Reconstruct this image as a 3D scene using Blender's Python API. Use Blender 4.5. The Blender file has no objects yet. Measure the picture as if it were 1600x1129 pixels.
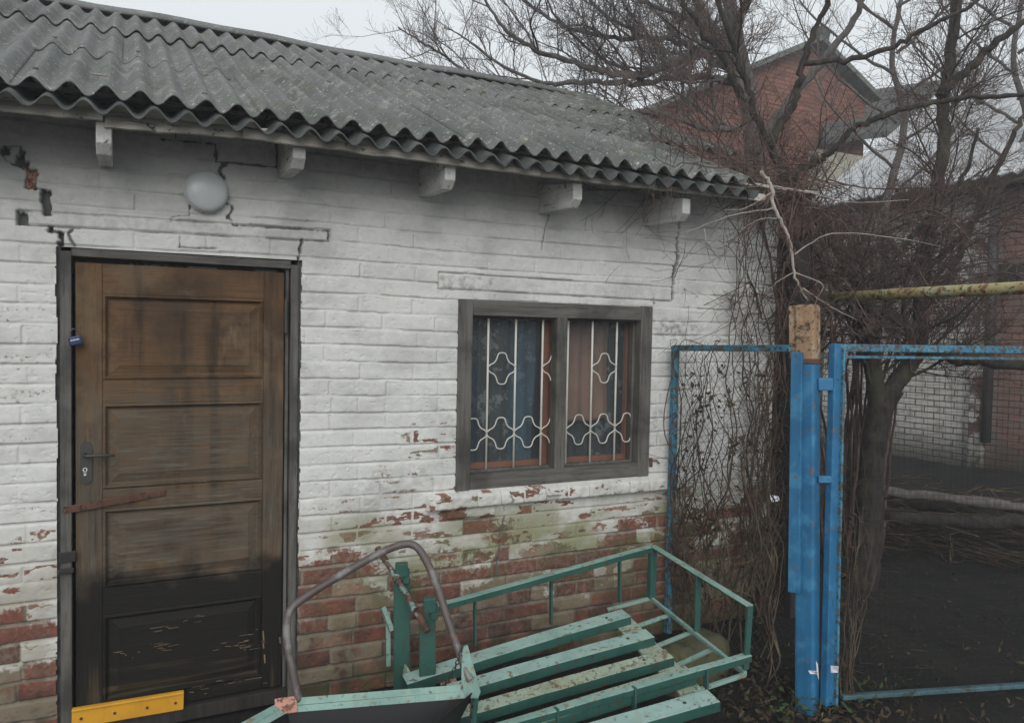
import bpy, bmesh, math, random
import numpy as np
from mathutils import Vector, Matrix

# ------------------------------------------------------------------ camera
YAW, PITCH, ROLL = map(math.radians, (26.5, 2.1, 1.1))
FPX = 1200.0
V = lambda *a: np.array(a, float)
_F = V(math.sin(YAW)*math.cos(PITCH), math.cos(YAW)*math.cos(PITCH), -math.sin(PITCH))
_r = V(math.cos(YAW), -math.sin(YAW), 0); _u = np.cross(_r, _F)
_R = _r*math.cos(ROLL)+_u*math.sin(ROLL); _U = np.cross(_R, _F)
CAM = V(0, -3.43, 1.66)
scene = bpy.context.scene
cd = bpy.data.cameras.new("camera"); cam = bpy.data.objects.new("camera", cd)
scene.collection.objects.link(cam); scene.camera = cam
cd.sensor_fit = 'HORIZONTAL'; cd.sensor_width = 36.0; cd.lens = 36.0*FPX/1600.0
cd.clip_start = 0.05; cd.clip_end = 500
M = Matrix(((_R[0], _U[0], -_F[0], CAM[0]), (_R[1], _U[1], -_F[1], CAM[1]), (_R[2], _U[2], -_F[2], CAM[2]), (0, 0, 0, 1)))
cam.matrix_world = M

def ray(x, y): return _F+_R*(x-800)/FPX-_U*(y-564.5)/FPX
def wy(x, y, Y=0.0):            # photo pixel -> point of the vertical plane at Y
    d = ray(x, y); return CAM+d*(Y-CAM[1])/d[1]
def wx(x, y, X):
    d = ray(x, y); return CAM+d*(X-CAM[0])/d[0]
def at(x, y, Z): return CAM+ray(x, y)*Z
def gr(x, y, z=0.0):
    d = ray(x, y); return CAM+d*(z-CAM[2])/d[2]
def onp(x, y, P, n):
    d = ray(x, y); return CAM+d*(np.dot(P-CAM, n)/np.dot(d, n))

# ------------------------------------------------------------------ light
w = bpy.data.worlds.new("World"); scene.world = w; w.use_nodes = True
nt = w.node_tree; bg = nt.nodes["Background"]
sky = nt.nodes.new("ShaderNodeTexSky"); sky.sky_type = 'NISHITA'; sky.sun_disc = False
SUN_EL, SUN_AZ = math.radians(27), math.radians(203)
sky.sun_elevation = SUN_EL; sky.sun_rotation = SUN_AZ; sky.dust_density = 4; sky.air_density = 1
hs = nt.nodes.new("ShaderNodeHueSaturation"); hs.inputs['Saturation'].default_value = 0.25
mx = nt.nodes.new("ShaderNodeMixRGB"); mx.inputs[0].default_value = 0.86
mx.inputs[2].default_value = (7.6, 8.0, 8.3, 1)
nt.links.new(sky.outputs[0], hs.inputs['Color']); nt.links.new(hs.outputs[0], mx.inputs[1])
nt.links.new(mx.outputs[0], bg.inputs['Color']); bg.inputs['Strength'].default_value = 0.1
sd = bpy.data.lights.new("sun", 'SUN'); sun = bpy.data.objects.new("sun", sd); scene.collection.objects.link(sun)
sd.energy = 1.5; sd.angle = math.radians(40); sd.color = (1, 0.985, 0.96)
sdir = Vector((math.sin(SUN_AZ)*math.cos(SUN_EL), math.cos(SUN_AZ)*math.cos(SUN_EL), math.sin(SUN_EL)))
sun.rotation_euler = sdir.to_track_quat('Z', 'Y').to_euler()
scene.view_settings.view_transform = 'Standard'; scene.view_settings.look = 'None'
scene.view_settings.exposure = 0.36; scene.view_settings.gamma = 1.0
scene.cycles.use_denoising = True
scene.cycles.max_bounces = 6; scene.cycles.transparent_max_bounces = 8

rng = np.random.default_rng(7); random.seed(7)

# ------------------------------------------------------------------ materials
def s(r, g, b):
    f = lambda c: (c/255/12.92 if c/255 <= .04045 else ((c/255+.055)/1.055)**2.4)
    return (f(r), f(g), f(b), 1)
def a(r, g, b): return (r, g, b, 1)

class Mt:
    """procedural material: a base colour, layers mixed over it, roughness and bump"""
    def __init__(self, name, base, rough=.8, metal=0.0, spec=.3):
        self.m = bpy.data.materials.new(name); self.m.use_nodes = True
        self.nt = self.m.node_tree; self.b = self.nt.nodes["Principled BSDF"]
        self.b.inputs['Roughness'].default_value = rough; self.b.inputs['Metallic'].default_value = metal
        self.b.inputs['Specular IOR Level'].default_value = spec
        self.tc = self.nt.nodes.new("ShaderNodeTexCoord")
        rgb = self.nt.nodes.new("ShaderNodeRGB"); rgb.outputs[0].default_value = base
        self.c = rgb.outputs[0]; self.normal = None
    def L(self, x, y): self.nt.links.new(x, y)
    def math(self, op, x, y=None, clamp=False):
        n = self.nt.nodes.new("ShaderNodeMath"); n.operation = op; n.use_clamp = clamp
        for i, v in enumerate((x, y)):
            if v is None: continue
            if isinstance(v, (int, float)): n.inputs[i].default_value = v
            else: self.L(v, n.inputs[i])
        return n.outputs[0]
    def noise(self, scale, sv=(1, 1, 1), detail=4, rough=.6, dist=0, lo=None, hi=None, off=0):
        mp = self.nt.nodes.new("ShaderNodeMapping"); mp.inputs['Scale'].default_value = sv
        mp.inputs['Location'].default_value = (off, off*1.7, off*.3)
        self.L(self.tc.outputs['Object'], mp.inputs[0])
        n = self.nt.nodes.new("ShaderNodeTexNoise"); n.inputs['Scale'].default_value = scale
        n.inputs['Detail'].default_value = detail; n.inputs['Roughness'].default_value = rough
        n.inputs['Distortion'].default_value = dist
        self.L(mp.outputs[0], n.inputs[0]); o = n.outputs['Fac']
        return o if lo is None else self.ramp(o, lo, hi)
    def voro(self, scale, sv=(1, 1, 1), feat='F1', lo=None, hi=None, dist=True):
        mp = self.nt.nodes.new("ShaderNodeMapping"); mp.inputs['Scale'].default_value = sv
        self.L(self.tc.outputs['Object'], mp.inputs[0])
        n = self.nt.nodes.new("ShaderNodeTexVoronoi"); n.feature = feat; n.inputs['Scale'].default_value = scale
        self.L(mp.outputs[0], n.inputs[0]); o = n.outputs['Distance']
        return o if lo is None else self.ramp(o, lo, hi)
    def ramp(self, x, lo, hi):
        n = self.nt.nodes.new("ShaderNodeMapRange"); n.interpolation_type = 'SMOOTHSTEP'
        n.inputs['From Min'].default_value = min(lo, hi); n.inputs['From Max'].default_value = max(lo, hi)
        if lo > hi: n.inputs['To Min'].default_value = 1; n.inputs['To Max'].default_value = 0
        self.L(x, n.inputs['Value']); return n.outputs[0]
    def attr(self, name):
        n = self.nt.nodes.new("ShaderNodeAttribute"); n.attribute_name = name; return n.outputs['Fac']
    def axis(self, i):
        n = self.nt.nodes.new("ShaderNodeSeparateXYZ"); self.L(self.tc.outputs['Object'], n.inputs[0]); return n.outputs[i]
    def over(self, col, fac, amt=1.0):
        n = self.nt.nodes.new("ShaderNodeMixRGB"); self.L(self.c, n.inputs[1])
        if isinstance(col, tuple): n.inputs[2].default_value = col
        else: self.L(col, n.inputs[2])
        if amt != 1.0: fac = self.math('MULTIPLY', fac, amt)
        self.L(fac, n.inputs[0]); self.c = n.outputs[0]; return self
    def n(self, col, scale, lo, hi, amt=1.0, **k):
        return self.over(col, self.noise(scale, lo=lo, hi=hi, **k), amt)
    def mul(self, x, y): return self.math('MULTIPLY', x, y)
    def bump(self, h, strength=.5, dist=.01):
        n = self.nt.nodes.new("ShaderNodeBump"); n.inputs['Strength'].default_value = strength
        n.inputs['Distance'].default_value = dist; self.L(h, n.inputs['Height'])
        if self.normal is not None: self.L(self.normal, n.inputs['Normal'])
        self.normal = n.outputs[0]; return self
    def done(self):
        self.L(self.c, self.b.inputs['Base Color'])
        if self.normal is not None: self.L(self.normal, self.b.inputs['Normal'])
        return self.m

def wall_material():
    m = Mt("limewashed_brick", a(.175, .062, .042), .92)
    bid = m.attr('bid')
    m.over(a(.25, .12, .075), m.ramp(bid, .45, 1.0)).over(a(.13, .055, .042), m.ramp(bid, .35, 0.0), .8)
    m.n(a(.10, .05, .04), 9, .45, .7, .8, detail=8).n(a(.38, .22, .16), 40, .56, .72, .5, detail=6)
    m.n(a(.045, .035, .028), 22, .58, .74, .85, detail=8, off=11)
    m.over(a(.20, .18, .145), m.attr('mort'), .85)
    m.over(a(.030, .026, .022), m.mul(m.ramp(m.axis(2), .75, .02), m.noise(9, lo=.34, hi=.60, detail=9, off=41)), .8)                  # after the mortar, patches darker towards the foot
    m.over(a(.19, .165, .115), m.mul(m.ramp(bid, .68, .76), m.noise(12, lo=.3, hi=.55, detail=8, off=61)), .8)
    m.over(a(.42, .385, .32), m.mul(m.attr('resid'), m.noise(34, lo=.40, hi=.68, detail=9, rough=.7)), .5)   # lime residue
    m.over(a(.075, .085, .035), m.mul(m.attr('moss'), m.noise(14, lo=.35, hi=.6, detail=8, off=3)), .85)
    # limewash
    n = m.nt.nodes.new("ShaderNodeMixRGB"); n.inputs[1].default_value = a(.60, .60, .575); n.inputs[2].default_value = a(.43, .43, .41)
    m.L(m.noise(3.0, lo=.42, hi=.7, detail=7, sv=(1, 1, 1.6)), n.inputs[0])
    n2 = m.nt.nodes.new("ShaderNodeMixRGB"); n2.inputs[2].default_value = a(.27, .27, .255); m.L(n.outputs[0], n2.inputs[1])
    n5 = m.nt.nodes.new('ShaderNodeMixRGB'); n5.inputs[2].default_value = a(.34, .31, .25); m.L(n.outputs[0], n5.inputs[1]); m.L(m.math('MULTIPLY', m.mul(m.ramp(m.axis(2), .98, .60), m.noise(6, lo=.30, hi=.62, detail=8, off=51)), .85), n5.inputs[0]); m.L(n5.outputs[0], n2.inputs[1])
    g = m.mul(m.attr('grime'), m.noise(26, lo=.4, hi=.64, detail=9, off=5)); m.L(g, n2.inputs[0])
    n3 = m.nt.nodes.new("ShaderNodeMixRGB"); n3.inputs[2].default_value = a(.22, .22, .13); m.L(n2.outputs[0], n3.inputs[1])
    m.L(m.math('MULTIPLY', m.attr('moss'), .95), n3.inputs[0])
    n4 = m.nt.nodes.new("ShaderNodeMixRGB"); n4.inputs[2].default_value = a(.33, .33, .31); m.L(n3.outputs[0], n4.inputs[1])
    m.L(m.math('MULTIPLY', m.noise(90, lo=.62, hi=.72, detail=5, off=9), .6), n4.inputs[0])
    pf = m.math('ADD', m.attr('paint'), m.math('MULTIPLY', m.math('SUBTRACT', m.noise(70, detail=8), .5), 1.3))
    pf = m.ramp(pf, .34, .66)
    m.over(n4.outputs[0], pf)
    m.over(a(.12, .125, .122), m.attr('crack'))
    m.bump(m.noise(260, detail=6), .3, .003).bump(pf, .5, .0015).bump(m.noise(40, detail=8, rough=.7), .3, .006)
    return m.done()

def wood(name, c1, c2, c3, along='x', rough=.85, spots=None, sc=1.0):
    sv = {'x': (.06, 1, 1), 'y': (1, .06, 1), 'z': (1, 1, .06)}[along]
    m = Mt(name, c1, rough)
    m.n(c2, 45*sc, .38, .66, 1, sv=sv, detail=8, dist=.4).n(c3, 4*sc, .45, .68, .8, detail=6, off=4)
    m.n(a(c3[0]*.35, c3[1]*.35, c3[2]*.35), 90*sc, .60, .70, .8, sv=sv, detail=6, off=8)
    if spots: m.n(spots, 30*sc, .60, .66, .9, detail=9, off=15)
    m.bump(m.noise(80*sc, sv=sv, detail=7), .55, .004)
    return m.done()

def painted(name, col, dark, rust, rough=.45, wear=.60, sc=1.0, pale=None):
    m = Mt(name, col, rough, spec=.4)
    m.n(dark, 6*sc, .42, .75, .8, detail=7)
    m.n(dark, 22*sc, .48, .72, .6, sv=(1, 1, .18), detail=7, off=33)
    if pale: m.n(pale, 11*sc, .5, .66, .7, detail=8, off=21)
    m.n(rust, 28*sc, wear, wear+.05, .95, detail=10, off=6)
    m.n(a(rust[0]*.4, rust[1]*.45, rust[2]*.5), 45*sc, wear+.03, wear+.1, .9, detail=8, off=16)
    m.bump(m.noise(60*sc, detail=8), .3, .002)
    return m.done()

MAT = {}
MAT['wall'] = wall_material()
MAT['grey_wood'] = wood("weathered_grey_wood", a(.125, .118, .105), a(.07, .066, .06), a(.035, .033, .03), 'x')
MAT['grey_wood_v'] = wood("weathered_grey_wood_upright", a(.125, .118, .105), a(.07, .066, .06), a(.035, .033, .03), 'z')
MAT['eave_wood'] = wood("limewashed_eave_wood", a(.55, .52, .46), a(.40, .37, .32), a(.2, .18, .15), 'x', spots=a(.06, .055, .05))
MAT['rafter'] = wood("limewashed_rafter", a(.60, .60, .57), a(.48, .48, .45), a(.3, .3, .28), 'y', spots=a(.09, .085, .08))
MAT['dark_wood'] = wood("dark_old_wood", a(.035, .03, .026), a(.02, .018, .016), a(.012, .011, .01), 'z')

def door_mat(name, along):
    sv = {'x': (.05, 1, 1), 'z': (1, 1, .05)}[along]
    m = Mt(name, a(.125, .068, .031), .72, spec=.2)
    m.n(a(.045, .027, .017), 3.2, .40, .64, .95, detail=8).n(a(.055, .040, .028), 75, .42, .68, .8, sv=sv, detail=8, dist=.5)
    m.n(a(.15, .105, .062), 6, .52, .68, .6, detail=7, off=31)
    m.n(a(.028, .018, .012), 13, .50, .70, .85, sv=(1, 1, .12), detail=9, off=37)
    m.n(a(.17, .12, .08), 16, .60, .70, .5, sv=(1, 1, .2), detail=8, off=43)
    z = m.axis(2); jit = m.math('MULTIPLY', m.math('SUBTRACT', m.noise(4, detail=5, off=2), .5), .55)
    zz = m.math('ADD', z, jit)
    m.over(a(.085, .074, .056), m.mul(m.ramp(zz, 1.62, 1.12), m.noise(95, lo=.30, hi=.60, sv=sv, detail=9, off=7)), .8)
    m.over(a(.145, .135, .115), m.mul(m.ramp(zz, 1.5, 1.1), m.noise(110, lo=.52, hi=.66, sv=sv, detail=10, rough=.7, off=17)), .6)
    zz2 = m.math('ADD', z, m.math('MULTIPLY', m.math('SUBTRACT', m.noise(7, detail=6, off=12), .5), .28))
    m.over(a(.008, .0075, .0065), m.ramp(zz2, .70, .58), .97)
    m.over(a(.07, .05, .028), m.mul(m.ramp(zz2, .34, .16), m.noise(20, lo=.46, hi=.62, sv=sv, detail=8, off=22)), .75)
    m.bump(m.noise(70, sv=sv, detail=8), .5, .004).bump(m.noise(160, sv=sv, detail=4, lo=.56, hi=.64, off=3), .4, .002)
    return m.done()
MAT['door_x'] = door_mat("stained_door_wood", 'x'); MAT['door_z'] = door_mat("stained_door_stile", 'z')

def slate():
    m = Mt("asbestos_sheet", a(.135, .14, .136), .93)
    m.n(a(.08, .087, .08), 2.2, .4, .66, .9, detail=8).n(a(.105, .12, .085), 5, .52, .7, .75, detail=8, off=3)
    m.n(a(.27, .265, .24), 9, .55, .66, .5, detail=9, off=9).n(a(.52, .51, .46), 60, .61, .66, .85, detail=8, off=13)
    m.n(a(.035, .045, .033), 30, .58, .70, .7, detail=9, off=19)
    m.over(a(.06, .068, .045), m.mul(m.ramp(m.axis(0), .3, 2.4), m.noise(8, lo=.42, hi=.6, detail=8, off=23)), .75)
    m.over(a(.50, .48, .40), m.mul(m.ramp(m.axis(0), .6, 2.2), m.noise(13, lo=.60, hi=.66, detail=8, off=27, sv=(1, .35, 1))), .7)
    m.bump(m.noise(120, detail=7), .22, .003)
    return m.done()
MAT['slate'] = slate()
MAT['slate_dark'] = Mt("dark_asbestos_sheet", a(.05, .055, .055), .9).n(a(.09, .1, .09), 6, .5, .65, .7).n(a(.02, .024, .026), 14, .5, .7, .8).bump
m_ = Mt("dark_asbestos_sheet", a(.06, .066, .064), .9).n(a(.115, .12, .10), 6, .5, .65, .7).n(a(.03, .034, .036), 14, .5, .7, .8)
m_.bump(m_.noise(100), .3, .004); MAT['slate_dark'] = m_.done()
MAT['green'] = painted("green_enamel", a(.024, .088, .071), a(.015, .058, .047), a(.07, .05, .033), .55, .585)
MAT['mint'] = painted("mint_enamel_worn", a(.22, .35, .31), a(.12, .225, .195), a(.20, .17, .12), .6, .57, pale=a(.22, .31, .25))
MAT['mint_wood'] = painted("mint_painted_slat", a(.29, .42, .385), a(.18, .285, .255), a(.15, .125, .085), .7, .585, 1.2, pale=a(.25, .32, .26))
MAT['mint_wood2'] = painted("mint_painted_slat_stained", a(.31, .38, .31), a(.21, .24, .16), a(.14, .11, .07), .75, .55, 1.2, pale=a(.27, .28, .18))
MAT['rustpaint'] = painted("rusty_painted_pipe", a(.20, .33, .28), a(.10, .16, .13), a(.13, .065, .045), .6, .47, 1.4)
MAT['steel'] = painted("dull_rusty_tube", a(.095, .078, .074), a(.06, .045, .042), a(.14, .085, .06), .5, .6, 1.0, pale=a(.22, .22, .22))
MAT['pinkrust'] = painted("pink_primer_rust", a(.46, .24, .19), a(.33, .16, .11), a(.16, .07, .045), .7, .52, 1.5)
MAT['rust'] = painted("rust", a(.12, .06, .04), a(.07, .035, .025), a(.05, .03, .025), .85, .55)
MAT['iron'] = painted("dark_iron", a(.045, .042, .04), a(.03, .028, .028), a(.08, .045, .035), .55, .6)
MAT['blue'] = painted("blue_enamel", a(.022, .140, .285), a(.015, .09, .19), a(.13, .10, .075), .5, .615, pale=a(.055, .215, .37))
MAT['blue_worn'] = painted("blue_enamel_worn", a(.05, .20, .32), a(.03, .13, .2), a(.085, .08, .06), .6, .5, 1.3, pale=a(.09, .27, .36))
MAT['teal_rail'] = painted("teal_grimy_rail", a(.06, .13, .15), a(.03, .07, .08), a(.05, .05, .04), .6, .55)
MAT['ochre'] = painted("rusty_ochre_paint", a(.30, .19, .11), a(.17, .09, .05), a(.07, .045, .03), .7, .55, 1.2, pale=a(.43, .35, .26))
MAT['gaspipe'] = painted("yellowed_gas_pipe", a(.30, .26, .12), a(.19, .12, .055), a(.12, .05, .025), .6, .53, 1.1, pale=a(.35, .42, .26))
MAT['yellow'] = painted("yellow_paint", a(.62, .31, .025), a(.47, .22, .02), a(.2, .1, .02), .45, .72)
MAT['orange'] = painted("orange_brown_sash", a(.26, .085, .03), a(.17, .055, .024), a(.09, .04, .025), .5, .65)
MAT['white_bar'] = painted("white_bar_paint", a(.58, .57, .52), a(.44, .42, .37), a(.2, .13, .09), .5, .66)
MAT['padlock'] = painted("navy_plastic", a(.015, .03, .10), a(.012, .02, .07), a(.02, .03, .08), .35, .8)
MAT['paper'] = Mt("white_paper", a(.68, .68, .74), .8).n(a(.5, .5, .55), 20, .5, .7, .7).done()
m_ = Mt("opal_glass", a(.52, .55, .56), .3, spec=.5).n(a(.44, .47, .48), 6, .4, .7, .6, detail=5); MAT['opal'] = m_.done()
m_ = Mt("soil", a(.009, .0085, .008), .95).n(a(.016, .014, .012), 3, .42, .62, .9, detail=9).n(a(.005, .005, .005), 9, .5, .68, .9, detail=9)
m_.n(a(.04, .032, .023), 60, .6, .7, .7, detail=8).n(a(.018, .022, .011), 1.3, .52, .68, .5, detail=8, off=7)
m_.bump(m_.noise(30, detail=9), .8, .03).bump(m_.noise(150, detail=5), .5, .006); MAT['soil'] = m_.done()
def bark(name, c1, c2, c3, amt=.6):
    m = Mt(name, c1, .9); m.n(c2, 40, .4, .62, 1, sv=(1, 1, .3), detail=8).n(c3, 5, .5, .65, amt, detail=7, off=5)
    m.bump(m.noise(70, sv=(1, 1, .25), detail=8), .8, .006); return m.done()
MAT['bark'] = bark("dark_bark", a(.040, .033, .028), a(.017, .014, .013), a(.055, .055, .03))
MAT['twig_red'] = bark("reddish_twigs", a(.10, .062, .052), a(.05, .032, .028), a(.19, .145, .12))
MAT['bark_grey'] = bark("grey_bark", a(.12, .108, .102), a(.075, .068, .066), a(.15, .145, .12))
MAT['twig_grey'] = bark("grey_twigs", a(.13, .115, .11), a(.09, .078, .078), a(.18, .165, .15))
MAT['twig_pale'] = bark("pale_stem", a(.34, .30, .26), a(.22, .19, .165), a(.42, .38, .33))
MAT['vine'] = bark("dry_vine_stems", a(.085, .062, .045), a(.05, .038, .03), a(.16, .125, .08))
MAT['deadleaf'] = Mt("dead_leaf", a(.05, .035, .022), .85).n(a(.11, .078, .042), 9, .52, .66, 1).n(a(.03, .022, .016), 15, .5, .65, .9).done()
MAT['sprig'] = Mt("green_sprig", a(.04, .07, .025), .7).n(a(.02, .035, .015), 12, .5, .65, 1).done()
m_ = Mt("mossy_stone", a(.085, .083, .055), .95).n(a(.10, .10, .04), 12, .45, .62, .9, detail=9).n(a(.04, .045, .025), 20, .5, .66, .8, detail=8)
m_.bump(m_.noise(40, detail=8), .7, .01); MAT['mossstone'] = m_.done()
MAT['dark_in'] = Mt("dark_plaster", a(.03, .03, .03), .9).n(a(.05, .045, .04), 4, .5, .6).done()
MAT['blackmetal'] = Mt("black_sheet_metal", a(.010, .011, .012), .55).n(a(.02, .016, .012), 8, .5, .7, .8).done()
def far_brick(name, red, wash_amt, yr=None):
    m = Mt(name, a(.2, .08, .05), .92)
    br = m.nt.nodes.new("ShaderNodeTexBrick"); br.inputs['Scale'].default_value = 1
    br.inputs['Brick Width'].default_value = .26; br.inputs['Row Height'].default_value = .077; br.inputs['Mortar Size'].default_value = .007
    br.inputs['Color1'].default_value = red; br.inputs['Color2'].default_value = (red[0]*.62, red[1]*.6, red[2]*.6, 1); br.inputs['Mortar'].default_value = a(.055, .048, .042)
    cx = m.nt.nodes.new("ShaderNodeCombineXYZ")
    m.L(m.math('ADD', m.axis(0), m.axis(1)), cx.inputs[0]); m.L(m.axis(2), cx.inputs[1]); m.L(cx.outputs[0], br.inputs[0])
    m.c = br.outputs['Color']
    m.n(a(.09, .05, .04), 5, .48, .66, .7, detail=8)
    if wash_amt:
        f = m.noise(2.2, lo=.62-.3*wash_amt, hi=.66-.3*wash_amt, detail=10, rough=.72)
        if yr is not None: f = m.mul(f, m.math('ADD', m.math('MULTIPLY', m.ramp(m.axis(1), yr[0], yr[1]), .85), .15))
        f = m.mul(f, m.math('SUBTRACT', 1, m.math('MULTIPLY', br.outputs['Fac'], .95)))
        m.over(a(.50, .48, .44), f); m.n(a(.16, .15, .12), 7, .5, .66, .6, detail=9, off=4)
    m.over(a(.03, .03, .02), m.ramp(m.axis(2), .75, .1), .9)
    m.bump(m.math('SUBTRACT', 1, br.outputs['Fac']), .8, .012)
    return m.done()
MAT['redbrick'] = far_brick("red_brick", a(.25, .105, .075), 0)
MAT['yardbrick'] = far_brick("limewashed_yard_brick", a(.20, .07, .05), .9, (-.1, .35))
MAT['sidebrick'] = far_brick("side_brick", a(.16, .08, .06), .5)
m_ = Mt("pale_roof_sheet", a(.50, .51, .52), .85).n(a(.33, .34, .34), 2, .45, .65, .8, detail=8).n(a(.2, .2, .19), 9, .56, .7, .7, detail=8); MAT['paleroof'] = m_.done()
def cloth(name, c1, c2, lace=None):
    m = Mt(name, c1, .75); m.n(c2, 3, .4, .65, .9, detail=5)
    if lace: m.over(lace, m.noise(9, lo=.545, hi=.565, detail=10, rough=.75, off=3), .8)
    return m.done()
MAT['cur_blue'] = cloth("blue_curtain", a(.030, .085, .125), a(.018, .045, .072), a(.09, .15, .19))
MAT['cur_brown'] = cloth("brown_curtain", a(.25, .15, .105), a(.18, .105, .075))
MAT['lace'] = cloth("dark_lace_curtain", a(.018, .026, .028), a(.028, .038, .038), a(.17, .19, .19))
g_ = Mt("window_glass", a(.16, .18, .19), .10); MAT['glass'] = g_.done(); MAT['gap_grey'] = Mt('gap_filler_grey', a(.13, .135, .13), .95).n(a(.06, .06, .06), 12, .45, .65, .9, detail=8).done(); MAT['beige'] = Mt('beige_plaster', a(.36, .34, .28), .9).n(a(.2, .18, .15), 4, .5, .66, .8, detail=8).done()
gb = g_.b; gb.inputs['Alpha'].default_value = .13; gb.inputs['Specular IOR Level'].default_value = .6

# ------------------------------------------------------------------ object helpers
C = scene.collection
def link(o, parent=None):
    C.objects.link(o)
    if parent is not None: o.parent = parent
    return o
def tag(o, label, cat=None, group=None, kind=None):
    if label: o['label'] = label
    if cat: o['category'] = cat
    if group: o['group'] = group
    if kind: o['kind'] = kind
    return o
def thing(name, loc, label, cat, group=None):
    o = bpy.data.objects.new(name, None); o.location = tuple(map(float, loc)); o.empty_display_size = .1
    link(o); tag(o, label, cat, group); return o

def unit(v_): return v_/(np.linalg.norm(v_)+1e-9)
class MB:
    def __init__(self): self.v = []; self.f = []; self.mi = []; self.cur = 0
    def add(self, vs, fs):
        n = len(self.v); self.v.extend([tuple(map(float, p)) for p in vs]); self.f.extend([tuple(i+n for i in f) for f in fs])
        self.mi.extend([self.cur]*len(fs))
    def box(self, c, d, rot=None):
        c = np.array(c, float); hx, hy, hz = np.array(d, float)/2
        P = [V(sx*hx, sy*hy, sz*hz) for sz in (-1, 1) for sy in (-1, 1) for sx in (-1, 1)]
        if rot is not None: P = [rot @ p for p in P]
        self.add([c+p for p in P], [(0, 2, 3, 1), (4, 5, 7, 6), (0, 1, 5, 4), (2, 6, 7, 3), (0, 4, 6, 2), (1, 3, 7, 5)])
    def bar(self, p0, p1, w_, h_, up=(0, 0, 1), jit=0):
        p0 = np.array(p0, float); p1 = np.array(p1, float); d = p1-p0; L_ = np.linalg.norm(d); d = d/L_
        up = np.array(up, float); sd_ = np.cross(d, up)
        if np.linalg.norm(sd_) < 1e-4: sd_ = np.cross(d, V(1, 0, 0))
        sd_ /= np.linalg.norm(sd_); u2 = np.cross(sd_, d)
        R_ = np.array([d, sd_, u2]).T
        self.box((p0+p1)/2, (L_, w_, h_), R_)
    def wbar(self, p0, p1, w_, h_, up=(0, 0, 1), jit=.0012, n=14, seed=0, bow=0.0):
        g = np.random.default_rng(seed+int(abs(p0[0])*1000)); p0 = np.array(p0, float); p1 = np.array(p1, float); d = p1-p0; d = d/np.linalg.norm(d)
        up = np.array(up, float); sd_ = unit(np.cross(d, up)); u2 = np.cross(sd_, d); vs = []
        for i in range(n+1):
            t = i/n; c = p0+(p1-p0)*t+u2*bow*math.sin(math.pi*t)
            for a_, b_ in ((-1, -1), (1, -1), (1, 1), (-1, 1)): vs.append(c+sd_*(a_*w_/2+g.normal(0, jit))+u2*(b_*h_/2+g.normal(0, jit*.7)))
        self.add(vs, [(i*4+j, i*4+(j+1) % 4, (i+1)*4+(j+1) % 4, (i+1)*4+j) for i in range(n) for j in range(4)]+[(3, 2, 1, 0), tuple(n*4+j for j in range(4))])
    def angle(self, p0, p1, w_, t, up, out):
        """L section bar"""
        p0 = np.array(p0, float); p1 = np.array(p1, float); up = np.array(up, float); out = np.array(out, float)
        self.bar(p0, p1, t, w_, up); self.bar(p0+out*w_/2+up*(w_/2-t/2), p1+out*w_/2+up*(w_/2-t/2), w_-t*.2, t, up)
    def tube(self, path, rad, n=8, cap=True):
        P = np.array(path, float); m = len(P); rad = np.full(m, rad, float) if np.isscalar(rad) else np.array(rad, float)
        T = np.gradient(P, axis=0); T /= (np.linalg.norm(T, axis=1)[:, None]+1e-9)
        a0 = V(0, 0, 1) if abs(T[0][2]) < .9 else V(1, 0, 0)
        x = np.cross(T[0], a0); x /= np.linalg.norm(x); vs = []; ang = np.arange(n)*2*math.pi/n
        for i in range(m):
            x = x-T[i]*np.dot(x, T[i]); x /= (np.linalg.norm(x)+1e-9); y = np.cross(T[i], x)
            vs.extend(P[i]+rad[i]*(math.cos(t_)*x+math.sin(t_)*y) for t_ in ang)
        fs = [(i*n+j, i*n+(j+1) % n, (i+1)*n+(j+1) % n, (i+1)*n+j) for i in range(m-1) for j in range(n)]
        if cap: fs += [tuple(range(n))[::-1], tuple((m-1)*n+j for j in range(n))]
        self.add(vs, fs)
    def build(self, name, mat, parent=None, origin=None, smooth=False, bevel=0, kind=None, mats=None):
        me = bpy.data.meshes.new(name)
        if parent is not None and origin is None: origin = wloc(parent)
        vs = np.array(self.v, float)
        if origin is not None: vs = vs-np.array(origin, float)
        me.from_pydata(vs.tolist(), [], self.f); me.update()
        if len(self.f) < 6000:
            bm = bmesh.new(); bm.from_mesh(me); bmesh.ops.recalc_face_normals(bm, faces=bm.faces); bm.to_mesh(me); bm.free()
        for mm in ([MAT[mat]] if mats is None else [MAT[q] for q in mats]): me.materials.append(mm)
        if mats: me.polygons.foreach_set('material_index', self.mi)
        if smooth: me.polygons.foreach_set('use_smooth', [True]*len(me.polygons))
        o = bpy.data.objects.new(name, me); link(o, parent)
        if parent is None and origin is not None: o.location = tuple(map(float, origin))
        if bevel:
            b = o.modifiers.new('bevel', 'BEVEL'); b.width = bevel; b.segments = 2; b.limit_method = 'ANGLE'
        if kind: o['kind'] = kind
        return o
def wloc(o):
    p = np.zeros(3)
    while o is not None: p = p+np.array(o.location); o = o.parent
    return p
def part(mb, name, mat, parent, **k): return mb.build(name, mat, parent, **k)
def sub(p, q, n): return [p+(q-p)*i/(n-1) for i in range(n)]
def smoothpath(pts, n=6):
    """Catmull-Rom through points"""
    P = [np.array(p, float) for p in pts]; P = [2*P[0]-P[1]]+P+[2*P[-1]-P[-2]]; out = []
    for i in range(1, len(P)-2):
        for k in range(n):
            t = k/n; a0, b0, c0, d0 = P[i-1:i+3]
            out.append(.5*((2*b0)+(-a0+c0)*t+(2*a0-5*b0+4*c0-d0)*t*t+(-a0+3*b0-3*c0+d0)*t**3))
    out.append(P[-2]); return out

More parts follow.
